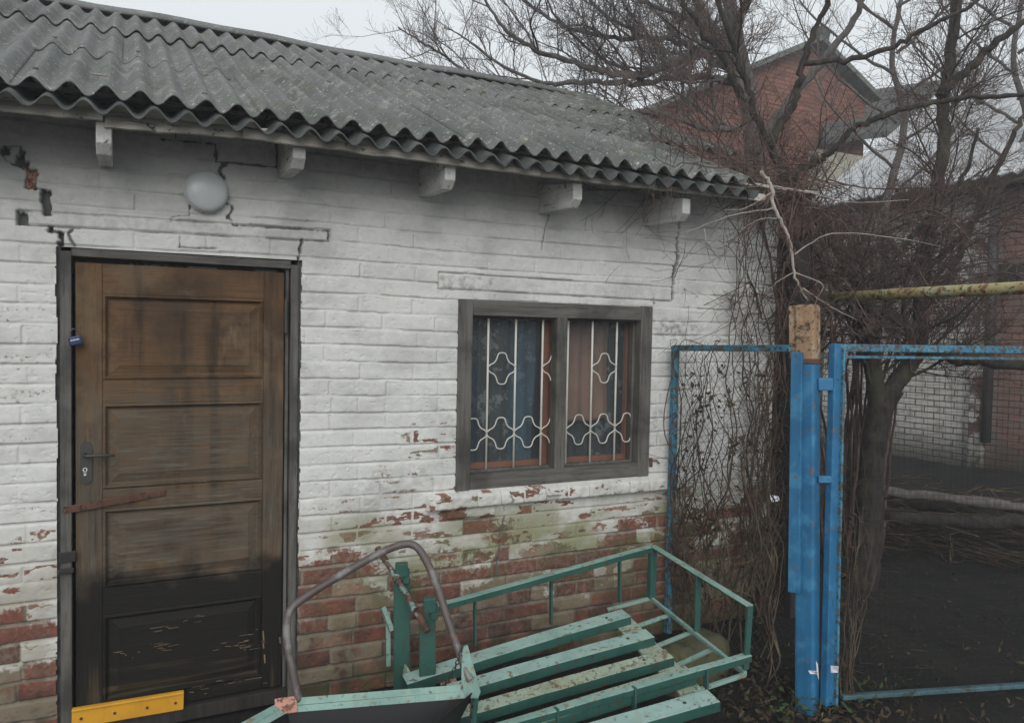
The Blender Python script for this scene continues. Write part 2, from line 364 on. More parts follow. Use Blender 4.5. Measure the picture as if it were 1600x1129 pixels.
# value noise for numpy height fields
def vn(X, Z, sx, sz, seed):
    g = np.random.default_rng(seed).random((256, 256))
    u = X/sx+1000; v = Z/sz+1000; iu = np.floor(u).astype(int); iv = np.floor(v).astype(int)
    fu = u-iu; fv = v-iv; fu = fu*fu*(3-2*fu); fv = fv*fv*(3-2*fv)
    q = lambda a_, b_: g[(a_) % 256, (b_) % 256]
    return (q(iu, iv)*(1-fu)+q(iu+1, iv)*fu)*(1-fv)+(q(iu, iv+1)*(1-fu)+q(iu+1, iv+1)*fu)*fv
def fbm(X, Z, sx, sz, seed, o=4):
    r = 0; t = 0; a_ = 1
    for i in range(o): r = r+a_*vn(X, Z, sx/2**i, sz/2**i, seed+i); t += a_; a_ *= .55
    return r/t
def sst(x, lo, hi):
    t = np.clip((x-lo)/(hi-lo), 0, 1); return t*t*(3-2*t)

# ================================================================== SETTING: ground
def ground():
    # fine patch near, coarse sheet to the horizon, as one sheet
    xs = np.concatenate([np.linspace(-150, -3, 12)[:-1], np.arange(-3, 7, .06), np.linspace(7, 150, 14)])
    ys = np.concatenate([np.linspace(-60, -3.2, 8)[:-1], np.arange(-3.2, 6, .06), np.linspace(6, 200, 16)])
    X, Y = np.meshgrid(xs, ys); Z = (fbm(X, Y, .5, .5, 41)-.5)*.09+(fbm(X, Y, .12, .12, 51, 3)-.5)*.03
    Z = Z*np.exp(-np.clip(np.hypot(X-2, Y)-9, 0, 50)/8)-.01
    Z += .45*sst(X, 5.0, 8.6)*sst(Y, 7.5, 3.5)*sst(Y, -3, 0)*(fbm(X, Y, 1.2, 1.2, 61)+.2)   # bank of rubbish soil at the yard wall
    ny, nx = X.shape; vs = np.stack([X, Y, Z], -1).reshape(-1, 3)
    i = np.arange(ny*nx).reshape(ny, nx)
    fs = np.stack([i[:-1, :-1], i[:-1, 1:], i[1:, 1:], i[1:, :-1]], -1).reshape(-1, 4)
    me = bpy.data.meshes.new('ground'); me.from_pydata(vs.tolist(), [], fs.tolist()); me.materials.append(MAT['soil'])
    me.polygons.foreach_set('use_smooth', [True]*len(me.polygons))
    o = bpy.data.objects.new('ground', me); link(o); o['kind'] = 'structure'
ground()

# ================================================================== THE OUTBUILDING
B = thing('outbuilding', (1.5, 0, 0), 'low limewashed brick outbuilding with grey corrugated roof, wooden door and barred window', 'building')
DX0, DX1, DZ1 = -.245, .672, 1.962          # door opening
WX0, WX1, WZ0, WZ1 = 1.413, 2.562, .888, 1.822

def px_poly(pts): return [wy(x, y)[[0, 2]] for x, y in pts]
CR = [  # (photo polyline, width in m)
    ([(3, 240), (8, 250), (20, 257), (40, 262)], .008), ([(34, 238), (30, 250), (22, 257)], .012), ([(16, 232), (4, 231), (0, 238)], .008), ([(6, 229), (32, 229)], .006), ([(31, 229), (32, 240)], .006),
    ([(51, 293), (66, 296)], .006), ([(92, 380), (91, 403)], .010), ([(117, 355), (107, 364), (111, 374), (116, 383)], .007),
    ([(80, 362), (95, 364)], .010), ([(250, 217), (336, 225)], .006), ([(275, 207), (275, 218)], .006), ([(337, 225), (338, 252)], .009), ([(338, 252), (433, 261)], .006),
    ([(433, 221), (434, 261)], .010), ([(351, 255), (343, 266), (348, 277)], .012), ([(353, 318), (362, 321), (363, 328), (357, 340), (363, 345), (363, 352)], .009),
    ([(363, 352), (440, 356), (517, 361)], .007), ([(514, 361), (514, 377)], .010), ([(472, 375), (514, 377)], .006), ([(473, 375), (469, 386), (467, 405)], .015),
    ([(297, 322), (296, 337)], .006), ([(266, 340), (280, 337), (296, 337)], .004), ([(266, 340), (268, 348)], .004),
    ([(1063, 344), (1058, 379), (1059, 404), (1053, 429), (1051, 466)], .017), ([(1021, 466), (1023, 477)], .010),
    ([(860, 318), (857, 338), (851, 362), (846, 390)], .003), ([(792, 766), (796, 781), (787, 786), (789, 804), (783, 830), (782, 845), (779, 875), (775, 902)], .006),
    ([(281, 370), (281, 386), (300, 388), (340, 388)], .004)]

RECT = [(65, 79, 296, 335), (28, 43, 331, 350), (77, 85, 353, 361), (91, 99, 363, 385), (40, 57, 264, 293), (24, 38, 243, 258), (36, 44, 252, 265), (4, 15, 231, 242)]   # missing mortar and brick ends
def brick_wall():
    st = .004
    xs = np.arange(-1.2, 3.4701, st); zs = np.arange(-.10, 2.47, st)
    X, Z = np.meshgrid(xs, zs); H = np.zeros_like(X)
    h = .0765; z0 = .0625
    Zw = Z+(vn(X, Z*0, .7, 1, 3)-.5)*.010+(vn(X, np.floor(Z/h), .35, 1, 4)-.5)*.005
    row = np.floor((Zw-z0)/h).astype(int); v = (Zw-z0)-row*h
    r_ = np.random.default_rng(12); R_ = 60
    typ = np.array([0, 1]*30); typ[[2, 8, 13, 19, 26]] = 2; typ[17+10] = typ[27]
    off = np.where(typ == 1, .13, 0)+r_.normal(0, .012, R_); Lr = np.where(typ == 2, .13, .26)
    ri = (row+10) % R_
    Xj = X-.673+(vn(X, row*1.0, .26, 1, 9)-.5)*.03
    t = (Xj-off[ri])/Lr[ri]; idx = np.floor(t).astype(int); fu = (t-idx)*Lr[ri]; du = np.minimum(fu, Lr[ri]-fu)
    g = np.random.default_rng(5).random((64, 512)); bid = g[ri % 64, (idx+200) % 512]
    g2 = np.random.default_rng(6).random((64, 512)); b2 = g2[ri % 64, (idx+200) % 512]
    low = sst(Z, .75, .35)                      # how bare the brickwork is
    jn = .013; mz = v > h-jn
    amt = np.clip(.34+1.2*sst(fbm(X, row*3.3, .20, .9, 21, 3), .34, .58), .3, 1.4)
    ramp = np.clip((v-(h-jn))/jn, 0, 1)
    # struck joint: deepest right under the brick above
    H -= np.where(mz, (.0125*amt*(1-low)+.012*low)*(.45*low+ramp**1.1), 0)
    vj = np.exp(-(du/.0045)**2)*(~mz)
    vam = .55+1.2*(b2 > .62)+low*1.8+.6*sst(fbm(X, Z, .1, .1, 31, 2), .5, .7)
    H -= vj*.0034*vam
    # rounded arrises
    H -= (~mz)*.0012*np.exp(-(v/.004)**2)+(~mz)*.0008*np.exp(-((h-jn-v)/.004)**2)
    tilt = (bid-.5)*.0045+((fu/Lr[ri])-.5)*(b2-.5)*.004+(v/h-.5)*(g[(ri+7) % 64, (idx+90) % 512]-.5)*.004
    H += np.where(mz, 0, tilt)
    H += (fbm(X, Z, .03, .02, 71, 3)-.5)*.0017+(fbm(X, Z, .25, .2, 77, 3)-.5)*.004
    pit = sst(fbm(X, Z, .02, .014, 83, 3), .70, .78); H -= pit*.003
    mort = np.maximum(mz*1.0, np.exp(-(du/.006)**4))
    # lintel slabs, set in the wall face
    crk0 = np.zeros_like(X)
    for (x0, x1, za, zb) in ((-.375, .795, 2.035, 2.09), (1.318, 2.695, 1.868, 1.94)):
        za = za+(.0145*(X+.375) if x0 < 0 else -.008*(X-1.3)); zb = za+(.047 if x0 < 0 else .072); ins = (X > x0) & (X < x1) & (Z > za) & (Z < zb)
        e = np.minimum(np.minimum(X-x0, x1-X), np.minimum(Z-za, zb-Z))
        base = (fbm(X, Z, .03, .012, 91, 3)-.5)*.0022
        H = np.where(ins, base-.006*np.exp(-(e/.004)**2)-.001, H); mort = np.where(ins, .6, mort)
        edge = (~ins) & (X > x0-.008) & (X < x1+.008) & (Z > za-.006) & (Z < zb+.006)
        H = np.where(edge, -.016*(.5+.5*amt), H); crk0 = np.where(edge, .35*amt, crk0)
    # sill: a course of headers standing proud, a broken second course below it
    sx0, sx1 = 1.262, 2.80
    zt = .884; zb = .812; k = ((X-sx0)/.128); kf = (k-np.floor(k))*.128; kd = np.minimum(kf, .128-kf)
    ins = (X > sx0) & (X < sx1) & (Z > zb) & (Z < zt)
    kb = g[30, (np.floor(k).astype(int)+60) % 512]; lost = (k > 5.0) & (k < 5.6) & (Z < .84)
    S_ = .052+(kb-.5)*.008-.008*np.exp(-(kd/.005)**2)+(fbm(X, Z, .03, .03, 101, 3)-.5)*.012
    S_ -= .012*sst(Z, zt-.02, zt)+.008*sst(Z, zb+.008, zb); S_ = np.where(lost, .02, S_)
    H = np.where(ins, S_, H); mort = np.where(ins, np.exp(-(kd/.006)**4), mort); bid = np.where(ins, kb, bid)
    ins2 = (X > 1.375) & (X < 1.62) & (Z > .762) & (Z <= zb); H = np.where(ins2, .026+(fbm(X, Z, .04, .03, 104, 3)-.5)*.01, H)
    # cracks
    crack = np.clip(crk0, 0, .6); wob = (np.random.default_rng(8).random((256, 256))[np.floor(X/.011+Z/.03).astype(int) % 256, np.floor(Z/.014).astype(int) % 256]-.5)*.007+(vn(X, Z, .03, .03, 112)-.5)*.012
    for pts, wd in CR:
        P = px_poly(pts)
        for (p, q) in zip(P[:-1], P[1:]):
            lo = np.minimum(p, q)-.05; hi = np.maximum(p, q)+.05
            iz = slice(max(0, int((lo[1]+.10)/st)), max(0, int((hi[1]+.10)/st))); ix = slice(max(0, int((lo[0]+1.2)/st)), max(0, int((hi[0]+1.2)/st)))
            xx, zz = X[iz, ix], Z[iz, ix]
            if xx.size == 0: continue
            d = q-p; t_ = np.clip(((xx-p[0])*d[0]+(zz-p[1])*d[1])/(d@d+1e-9), 0, 1)
            wmul = .75+.6*vn(xx, zz, .05, .05, 115)
            dist = np.hypot(xx-p[0]-t_*d[0], zz-p[1]-t_*d[1])+wob[iz, ix]*min(1, wd/.012)
            c = sst(dist, max(wd*wmul.mean()/2, .0022)+.0022, max(wd*wmul.mean()/2, .0022)-.0022)
            crack[iz, ix] = np.maximum(crack[iz, ix], c)
            dep = .008+min(.028, wd*1.3)
            H[iz, ix] = np.minimum(H[iz, ix], H[iz, ix]*(1-c)-dep*c)
    for (xa, xb, ya, yb) in RECT:
        p = wy(xa, (ya+yb)/2); q = wy(xb, (ya+yb)/2); zt_ = wy((xa+xb)/2, ya)[2]; zb2 = wy((xa+xb)/2, yb)[2]
        dd = np.maximum(np.abs(X-(p[0]+q[0])/2)-abs(q[0]-p[0])/2, np.abs(Z-(zt_+zb2)/2)-abs(zt_-zb2)/2)+(vn(X, Z, .010, .014, 117)-.5)*.010+(vn(X, Z, .03, .03, 118)-.5)*.008
        c = sst(dd, .002, -.002); crack = np.maximum(crack, c); H = np.minimum(H, H*(1-c)-.048*c)
    # paint mask
    zb_ = np.interp(X, [-1.2, -.3, .6, .75, 1.3, 1.5, 2.6, 2.9, 3.5], [.44, .43, .5, .60, .55, .52, .50, .52, .60])
    big = fbm(X, Z, .28, .18, 121, 4)
    pn = (Z-zb_)/.20+(big-.5)*3.2+(bid-.5)*1.3
    paint = sst(pn, -.5, .9)
    chips = sst(fbm(X, Z, .075, .026, 131, 5), .58, .66)
    worn = .10+.55*np.exp(-(((X-1.28)/.22)**2+((Z-1.10)/.18)**2))+.6*np.exp(-(((X-1.55)/.35)**2+((Z-.80)/.09)**2))+.5*sst(Z, 1.15, .65)+.25*np.exp(-(((X+.3)/.3)**2+((Z-1.5)/.5)**2))
    paint = paint*(1-np.clip(chips*worn*1.2, 0, 1)); paint = np.where(mort > .5, np.maximum(paint, sst(pn, -.1, 1.2)), paint)
    resid = np.clip(sst(Z, .05, .62)*.55+.8*(big-.45)+.5*(b2-.6), 0, .85)+.45*mort*sst(Z, .1, .35)*(fbm(X, Z, .2, .1, 147, 3) > .42)
    moss = sst(fbm(X, Z, .3, .16, 141, 4), .40, .60)*sst(Z, .90, .62)*sst(X, .62, .9)*(.55+.45*sst(Z, .35, .6))+sst(Z, .16, 0)*.6
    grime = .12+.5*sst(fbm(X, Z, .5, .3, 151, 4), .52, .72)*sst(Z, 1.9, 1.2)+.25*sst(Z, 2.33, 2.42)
    grime += 1.2*np.exp(-(((X-2.72)/.16)**2+((Z-1.70)/.05)**2))+.16*((X > 1.318) & (X < 2.695) & (Z > 1.855) & (Z < 1.935))+.5*((X > 1.318) & (X < 1.6) & (Z > 1.860) & (Z < 1.93))+.25*((X > -.375) & (X < .795) & (Z > 2.035) & (Z < 2.10))
    H += paint*.0014; H += (fbm(X, Z, .012, .008, 171, 2)-.5)*.0012
    # cells
    nz, nx = X.shape; i = np.arange(nz*nx).reshape(nz, nx)
    xc = (X[:-1, :-1]+X[1:, 1:])/2; zc = (Z[:-1, :-1]+Z[1:, 1:])/2
    rag = (vn(xc, zc, .2, .11, 161)-.5)*.010+(vn(xc, zc, .02, .02, 162)-.5)*.004
    hole = ((xc > DX0-.006+rag) & (xc < DX1+rag) & (zc < DZ1)) | ((xc > WX0+.004) & (xc < WX1-.004) & (zc > WZ0+.004) & (zc < WZ1-.004))
    fs = np.stack([i[:-1, :-1], i[:-1, 1:], i[1:, 1:], i[1:, :-1]], -1)[~hole]
    used = np.zeros(nz*nx, bool); used[fs.ravel()] = True; new = np.cumsum(used)-1; fs = new[fs]
    vs = np.stack([X-1.5, -H, Z], -1).reshape(-1, 3)[used]
    me = bpy.data.meshes.new('wall'); me.vertices.add(len(vs)); me.vertices.foreach_set('co', vs.astype(np.float32).ravel())
    me.loops.add(fs.size); me.loops.foreach_set('vertex_index', fs.ravel().astype(np.int32))
    me.polygons.add(len(fs)); me.polygons.foreach_set('loop_start', np.arange(0, fs.size, 4, dtype=np.int32))
    me.polygons.foreach_set('use_smooth', np.ones(len(fs), bool)); me.update(calc_edges=True); me.validate()
    for n_, A in (('paint', paint), ('bid', bid), ('mort', mort), ('moss', moss), ('resid', resid), ('grime', grime), ('crack', crack)):
        at_ = me.attributes.new(n_, 'FLOAT', 'POINT'); at_.data.foreach_set('value', np.clip(A, 0, 1.5).reshape(-1)[used].astype(np.float32))
    me.materials.append(MAT['wall']); link(bpy.data.objects.new('wall', me), B)
brick_wall()

m = MB()   # masonry behind the face: reveals, end wall, back wall
for (x0, x1, z0, z1) in ((-1.2, DX0-.012, 0, 2.45), (DX1+.014, WX0-.004, 0, 2.45), (WX1+.004, 3.47, 0, 2.45), (WX0-.004, WX1+.004, 0, WZ0-.004), (WX0-.004, WX1+.004, WZ1+.006, 2.45), (DX0-.012, DX1+.014, DZ1+.01, 2.45)):
    m.box(((x0+x1)/2, .24, (z0+z1)/2-.05), (x1-x0, .24, z1-z0+.1))
m.box((3.35, 2.3, 1.25), (.24, 3.9, 2.6)); m.box((-1.1, 2.3, 1.25), (.2, 3.9, 2.6)); m.box((1.1, 4.3, 1.25), (4.7, .2, 2.6))
part(m, 'end_wall', 'sidebrick', B)
for (xa, xb) in ((DX0-.03, DX0+.006), (DX1-.010, DX1+.03)):
    m = MB(); m.box(((xa+xb)/2, .055, .98), (xb-xa, .05, 1.98)); part(m, 'gap_filler', 'gap_grey', B)  # grey filler added behind the frame gaps so they read less black
m = MB(); m.box((3.415, .03, 1.2), (.10, .05, 2.5)); part(m, 'wall_corner', 'sidebrick', B)
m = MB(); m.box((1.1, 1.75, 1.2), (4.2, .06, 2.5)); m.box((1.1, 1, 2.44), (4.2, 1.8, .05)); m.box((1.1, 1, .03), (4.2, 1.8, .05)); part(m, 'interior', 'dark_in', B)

m = MB(); q0, q1 = wy(36, 262, .03), wy(60, 297, .03); m.box(((q0[0]+q1[0])/2, .05, (q0[2]+q1[2])/2), (abs(q1[0]-q0[0])+.02, .05, abs(q0[2]-q1[2]))); part(m, 'exposed_brick', 'pinkrust', B, bevel=.006)
# ---- roof
PIT = .1082; SL = .4423
def crest_x(k): return -.29+k*PIT
def sheet(x0, x1, y0, y1, zoff, ph, seed, thick=.007, amp=.021, yaw=0, warp=.01, slope=SL, ragg=.0):
    r_ = np.random.default_rng(seed); n = int((x1-x0)/PIT*14); nx = max(8, n); ny = 10
    xs = np.linspace(x0, x1, nx); ts = np.linspace(0, 1, ny); vs = []
    e = r_.random(4)*warp
    for side in (0, 1):
        for t in ts:
            for i_, x in enumerate(xs):
                y = y0+(y1-y0)*t+yaw*(x-x0)
                if t == 0: y += ragg*(vn(np.array(x), np.array(0.), .02, 1, seed)-.5)
                z = 2.49-amp+slope*(y+.4)+zoff+amp*math.cos(2*math.pi*(x-crest_x(0)-ph)/PIT)
                z += e[0]*math.sin(x*2+e[1]*90)*.5+(t-.5)*e[2]-(thick*1.05 if side else 0)
                vs.append((x, y, z))
    N = nx*ny; fs = []
    for j in range(ny-1):
        for i_ in range(nx-1):
            q = j*nx+i_; fs.append((q, q+1, q+nx+1, q+nx)); fs.append((N+q, N+q+nx, N+q+nx+1, N+q+1))
    for i_ in range(nx-1): fs.append((i_, N+i_, N+i_+1, i_+1)); q = (ny-1)*nx+i_; fs.append((q, q+1, N+q+1, N+q))
    for j in range(ny-1): q = j*nx; fs.append((q, q+nx, N+q+nx, N+q)); q = j*nx+nx-1; fs.append((q, N+q, N+q+nx, q+nx))
    mb = MB(); mb.add(vs, fs); return mb
rows = [(-.40, .52, 0.0), (.40, 1.38, .017), (1.26, 2.16, .034)]
for ri, (y0, y1, zo) in enumerate(rows):
    k = -9+ri*3
    while crest_x(k) < 3.45:
        x0 = crest_x(k)-PIT*.30; x1 = min(crest_x(k+8)+PIT*.42, 2.89 if ri == 0 else 3.56)
        if x1-x0 < .15: break
        sheet(x0, x1, y0+rng.normal(0, .006), y1, zo+rng.uniform(-.002, .004)+.004*(k % 2), 0, 100+k+ri*40, yaw=rng.normal(0, .004), warp=.012, ragg=.012).build('roof_sheet', 'slate', B, smooth=True)
        if ri < 2:
            for kk in (1, 6):
                q = V(crest_x(k+kk), y0+.09+rng.uniform(-.02, .03), 0); q[2] = 2.49+SL*(q[1]+.4)+zo
                if q[0] < x1-.05: m = MB(); m.tube([q, q+V(0, -.002, .005)], [.011, .008], 10); m.build('nail_head', 'iron', B)
        k += 8
k = -9                              # the lower eave course that shows under the top sheets
while crest_x(k) < 3.4:
    x0 = crest_x(k)-PIT*.2+.05; x1 = min(crest_x(k+8)+PIT*.4+.05, 2.88)
    if x1-x0 < .15: break
    sheet(x0, x1, -.445+rng.normal(0, .005), .1, -.052+rng.uniform(-.003, .003), .045, 300+k, slope=.36, yaw=rng.normal(0, .006), ragg=.012).build('eave_sheet', 'slate_dark', B, smooth=True)
    k += 8
# back slope, ridge cap
m = sheet(-1.25, 3.56, 2.26, 4.6, 0, 0, 77, slope=SL)
m.v = [(x, y, z-2*SL*(y-2.2)) for x, y, z in m.v]; m.build('back_roof', 'slate', B, smooth=True)
m = MB(); zr = 2.49+SL*2.62
L_ = np.linspace(-1.3, 3.5, 40)
vs = []; prof = [(-.17, -.052), (-.11, -.016), (-.05, .018), (0, .032), (.05, .018), (.11, -.016), (.17, -.052)]
for x in L_:
    dz = .006*math.sin(x*3)+.004*math.sin(x*9)
    for (py, pz) in prof: vs.append((x, 2.2+py, zr+pz+.012+dz))
n = len(prof); m.add(vs, [(i*n+j, (i+1)*n+j, (i+1)*n+j+1, i*n+j+1) for i in range(len(L_)-1) for j in range(n-1)])
o = m.build('ridge_cap', 'slate', B, smooth=True); so = o.modifiers.new('s', 'SOLIDIFY'); so.thickness = .016; so.offset = 0
# ---- fascia boards and rafter ends
def fascia(p0, p1, hgt, th, y0, y1=None):
    m = MB(); a0 = wy(*p0, y0); b0 = wy(*p1, y0 if y1 is None else y1); n_ = 24; vs = []; r_ = np.random.default_rng(abs(int(p0[0]))+3)
    P = sub(a0, b0, n_)
    for i_, p in enumerate(P):
        w1 = r_.normal(0, .0015); w2 = r_.normal(0, .002)
        for (dy, dz) in ((0, w1), (th, w1), (th, hgt+w2), (0, hgt+w2)): vs.append(p+V(0, dy, dz))
    m.add(vs, [(i*4+j, (i+1)*4+j, (i+1)*4+(j+1) % 4, i*4+(j+1) % 4) for i in range(n_-1) for j in range(4)]+[(0, 3, 2, 1)[::-1], tuple((n_-1)*4+j for j in range(4))[::-1]])
    part(m, 'fascia_board', 'eave_wood', B, bevel=.003)
fascia((-160, 158), (161, 188), .036, .022, -.365); fascia((163, 199), (455, 221), .042, .022, -.35)
fascia((380, 215), (905, 283), .036, .022, -.375); fascia((905, 283), (1196, 314), .036, .022, -.37)
m = MB(); m.box((1.1, -.12, 2.487), (4.8, .30, .016)); part(m, 'soffit_bounce_board', 'eave_wood', B)  # pale colour put on the soffit to bounce light under the eave
for (x, y, wd) in ((162, 205, 0), (468, 231, 0), (704, 266, 0), (903, 298, 0), (1073, 321, 0), (-60, 190, 0)):
    ye = -.335; c = wy(x, y, ye); w_ = .050; zt = c[2]+.022; hb = .098; m = MB()
    x0 = c[0]-w_/2; x1 = c[0]+w_/2; pr = [(ye, zt), (ye, zt-.062), (ye+.04, zt-hb), (.03, zt-hb+.012), (.03, zt+.06), (ye, zt+.012)]
    vs = [(xx, yy, zz) for xx in (x0, x1) for yy, zz in pr]; n_ = len(pr)
    m.add(vs, [tuple(range(n_)), tuple(range(2*n_-1, n_-1, -1))]+[(j, n_+j, n_+(j+1) % n_, (j+1) % n_) for j in range(n_)])
    part(m, 'rafter_end', 'rafter', B, bevel=.004)

# ---- door
D = bpy.data.objects.new('door', None); link(D, B); D.location = (DX0-1.5, .02, 0)
YD = .03
m = MB()
jl0, jl1 = DX0+.004, DX0+.043
m.box(((jl0+jl1)/2, .045, .97), (jl1-jl0, .075, 1.95)); part(m, 'door_jamb', 'grey_wood_v', D, bevel=.003)
m = MB(); m.box((.648, .047, .97), (.034, .075, 1.94)); m.box((.6195, .055, .97), (.014, .05, 1.94)); part(m, 'door_jamb', 'grey_wood_v', D, bevel=.003)
m = MB(); m.bar((jl1, .045, DZ1-.018), (.63, .045, DZ1-.022), .075, .036); part(m, 'door_head', 'grey_wood', D, bevel=.003)
m = MB(); m.bar((jl1, .055, .035), (.63, .055, .035), .09, .06); part(m, 'threshold', 'dark_wood', D, bevel=.004)
lx0, lx1 = -.190, .606; lz0, lz1 = .075, 1.905
pxl, pxr = wy(160, 600, YD)[0], wy(412, 600, YD)[0]
zy = lambda y: wy(285, y, YD)[2]
pan = [(zy(463), zy(593)), (zy(628), zy(757)), (zy(786), zy(905)), (zy(945), zy(1078))]
m = MB(); m.cur = 0
m.box(((lx0+pxl)/2, YD+.02, (lz0+lz1)/2), (pxl-lx0, .04, lz1-lz0)); m.box(((lx1+pxr)/2, YD+.02, (lz0+lz1)/2), (lx1-pxr, .04, lz1-lz0))
m.cur = 1; ed = [lz1]+[z for p in pan for z in p]+[lz0]
for i_ in range(0, len(ed), 2):
    m.box(((pxl+pxr)/2, YD+.0215, (ed[i_]+ed[i_+1])/2), (pxr-pxl, .037, ed[i_]-ed[i_+1]))
part(m, 'door_leaf', None, D, mats=['door_z', 'door_x'], bevel=.0025)
for (zt, zb) in pan:
    m = MB(); xl, xr = pxl, pxr
    rings = [(0, YD+.004), (.010, YD-.004), (.020, YD+.014), (.026, YD+.016), (.056, YD+.006), (.060, YD+.0035)]
    vs = []
    for d_, y_ in rings:
        vs += [(xl+d_, y_, zb+d_), (xr-d_, y_, zb+d_), (xr-d_, y_, zt-d_), (xl+d_, y_, zt-d_)]
    fs = [(i*4+j, i*4+(j+1) % 4, (i+1)*4+(j+1) % 4, (i+1)*4+j) for i in range(len(rings)-1) for j in range(4)]+[tuple((len(rings)-1)*4+j for j in range(4))]
    m.add(vs, fs); part(m, 'door_panel', 'door_x', D)
# splintered pale wood in the rotten bottom panel
m = MB(); r_ = np.random.default_rng(3)
for (x, y, n_) in ((378, 1010, 16), (250, 1010, 9), (190, 1020, 6), (260, 980, 7), (305, 965, 6), (380, 990, 5), (365, 1065, 8), (310, 1075, 6), (412, 1000, 3)):
    for q in range(n_):
        p = wy(x+r_.normal(0, 16), y+r_.normal(0, 3), YD-.001); L0 = abs(r_.normal(0, .022))+.003; p = p+V(0, 0, r_.normal(0, .004))
        m.bar(p, p+V(L0, 0, r_.normal(0, .002)), .003, r_.uniform(.0006, .0022))
for (x, y0, y1) in ((411, 985, 1000), (413, 1022, 1035), (437, 995, 1004), (411, 1003, 1012)):
    m.bar(wy(x, y0, YD-.002), wy(x+1, y1, YD-.002), .006, .005, (0, 1, 0))
MAT['splinter'] = wood("pale_splinter", a(.21, .15, .09), a(.14, .095, .055), a(.1, .07, .04), 'x'); part(m, 'splinter', 'splinter', D)
# hardware
m = MB(); a0, b0 = wy(135, 690, YD-.003), wy(134, 756, YD-.003)
pl = []; cxh = (a0[0]+b0[0])/2; hw = .021
for k_ in range(20):
    an = math.pi*k_/19 if k_ < 10 else math.pi*(k_)/19
for k_ in range(9): t_ = math.pi*k_/8; pl.append((cxh+hw*math.cos(t_), a0[2]-hw+hw*math.sin(t_)))
for k_ in range(9): t_ = math.pi+math.pi*k_/8; pl.append((cxh+hw*math.cos(t_), b0[2]+hw+hw*math.sin(t_)))
n_ = len(pl); m.add([(x, YD-.006, z) for x, z in pl]+[(x, YD+.001, z) for x, z in pl], [tuple(range(n_))[::-1]]+[(j, (j+1) % n_, n_+(j+1) % n_, n_+j) for j in range(n_)])
part(m, 'handle_plate', 'iron', D)
m = MB(); h0 = wy(133, 710, YD-.005); m.tube([h0, h0+V(0, -.035, 0), h0+V(.012, -.045, 0), h0+V(.06, -.046, .001), h0+V(.105, -.044, -.002)], [.008, .0075, .007, .006, .005], 10)
part(m, 'door_handle', 'iron', D, smooth=True)
m = MB(); kz = wy(133, 733, YD)[2]; kx = wy(133, 733, YD)[0]
m.tube([(kx, YD-.0075, kz), (kx, YD-.006, kz)], .0085, 12); m.box((kx, YD-.007, kz-.014), (.0085, .003, .018)); part(m, 'keyhole', 'white_bar', D)
m = MB(); m.tube([(kx, YD-.0085, kz+.001), (kx, YD-.0078, kz+.001)], .0045, 10); m.box((kx, YD-.009, kz-.010), (.003, .002, .014)); part(m, 'key_slot', 'blackmetal', D)
m = MB(); p0, p1 = wy(100, 797, .004), wy(258, 768, YD-.006); m.bar(p0, p1, .006, .030, (0, -.2, 1))
for (x, y) in ((102, 797), (200, 782), (250, 771)): q = wy(x, y, -.002); m.tube([q, q+V(0, -.006, 0)], .006, 8)
part(m, 'hasp_bar', 'rust', D, bevel=.002)
m = MB(); p0, p1 = wy(92, 872, -.006), wy(118, 868, .004); m.bar(p0, p1, .006, .045, (0, -.2, 1)); m.bar(wy(90, 893, -.010), wy(115, 890, 0), .012, .018, (0, -.2, 1)); part(m, 'bolt_bracket', 'iron', D, bevel=.002)
m = MB(); zt_ = wy(455, 470, .02)[2]; zb_ = wy(455, 520, .02)[2]; m.tube([(.611, .010, zt_), (.611, .010, zb_)], .008, 10); m.tube([(.611, .010, zt_+.012), (.611, .010, zt_)], .005, 8); part(m, 'hinge', 'iron', D)
m = MB(); zb_ = wy(440, 1020, .02)[2]; m.tube([(.611, .010, zb_), (.611, .010, zb_+.1)], .008, 10); part(m, 'hinge', 'iron', D)
# yellow board nailed across the foot of the door
K = bpy.data.objects.new('kick_board', None)
m = MB(); p0, p1 = wy(112, 1121, 0), wy(287, 1092, YD-.022); m.bar(p0, p1, .018, .078, (0, 0, 1)); m.bar(p0+V(0, -.011, .033), p1+V(0, -.011, .033), .010, .010, (0, 0, 1))
kb = part(m, 'kick_board', 'yellow', D, bevel=.003)
m = MB()
for t_ in (.08, .37, .66, .92): m = MB(); q = p0+(p1-p0)*t_+V(0, -.010, -.004); m.tube([q, q+V(0, -.004, 0)], .0055, 8); m.build('nail', 'iron', D)

# ---- window
W = bpy.data.objects.new('window', None); link(W, B); W.location = (WX0-1.5, 0, WZ0)
fx0, fx1, fz0, fz1 = WX0+.002, WX1-.002, WZ0+.002, WZ1-.002
fw = .075
for x_ in (fx0+fw/2, fx1-fw/2):
    m = MB(); m.box((x_, .035, (fz0+fz1)/2), (fw, .09, fz1-fz0)); part(m, 'frame_stile', 'grey_wood_v', W, bevel=.004)
for (z_, h_) in ((fz1-fw/2-.002, fw), (fz0+fw/2+.002, fw)):
    m = MB(); m.box(((fx0+fx1)/2, .036, z_), (fx1-fx0-2*fw-.001, .088, h_)); part(m, 'frame_rail', 'grey_wood', W, bevel=.004)
xm = (wy(866, 600, 0)[0]+wy(887, 600, 0)[0])/2-.002
m = MB(); m.box((xm, .030, (fz0+fz1)/2), (.060, .078, fz1-fz0-2*fw+.01)); part(m, 'mullion', 'grey_wood_v', W, bevel=.006)
ox0, ox1, oz0, oz1 = fx0+fw, fx1-fw, fz0+fw, fz1-fw
m = MB()    # rebate strip
for (p, q) in (((ox0, oz0), (ox0, oz1)), ((ox1, oz0), (ox1, oz1))): m.box((p[0]+(.006 if p[0] == ox0 else -.006), .065, (oz0+oz1)/2), (.013, .03, oz1-oz0))
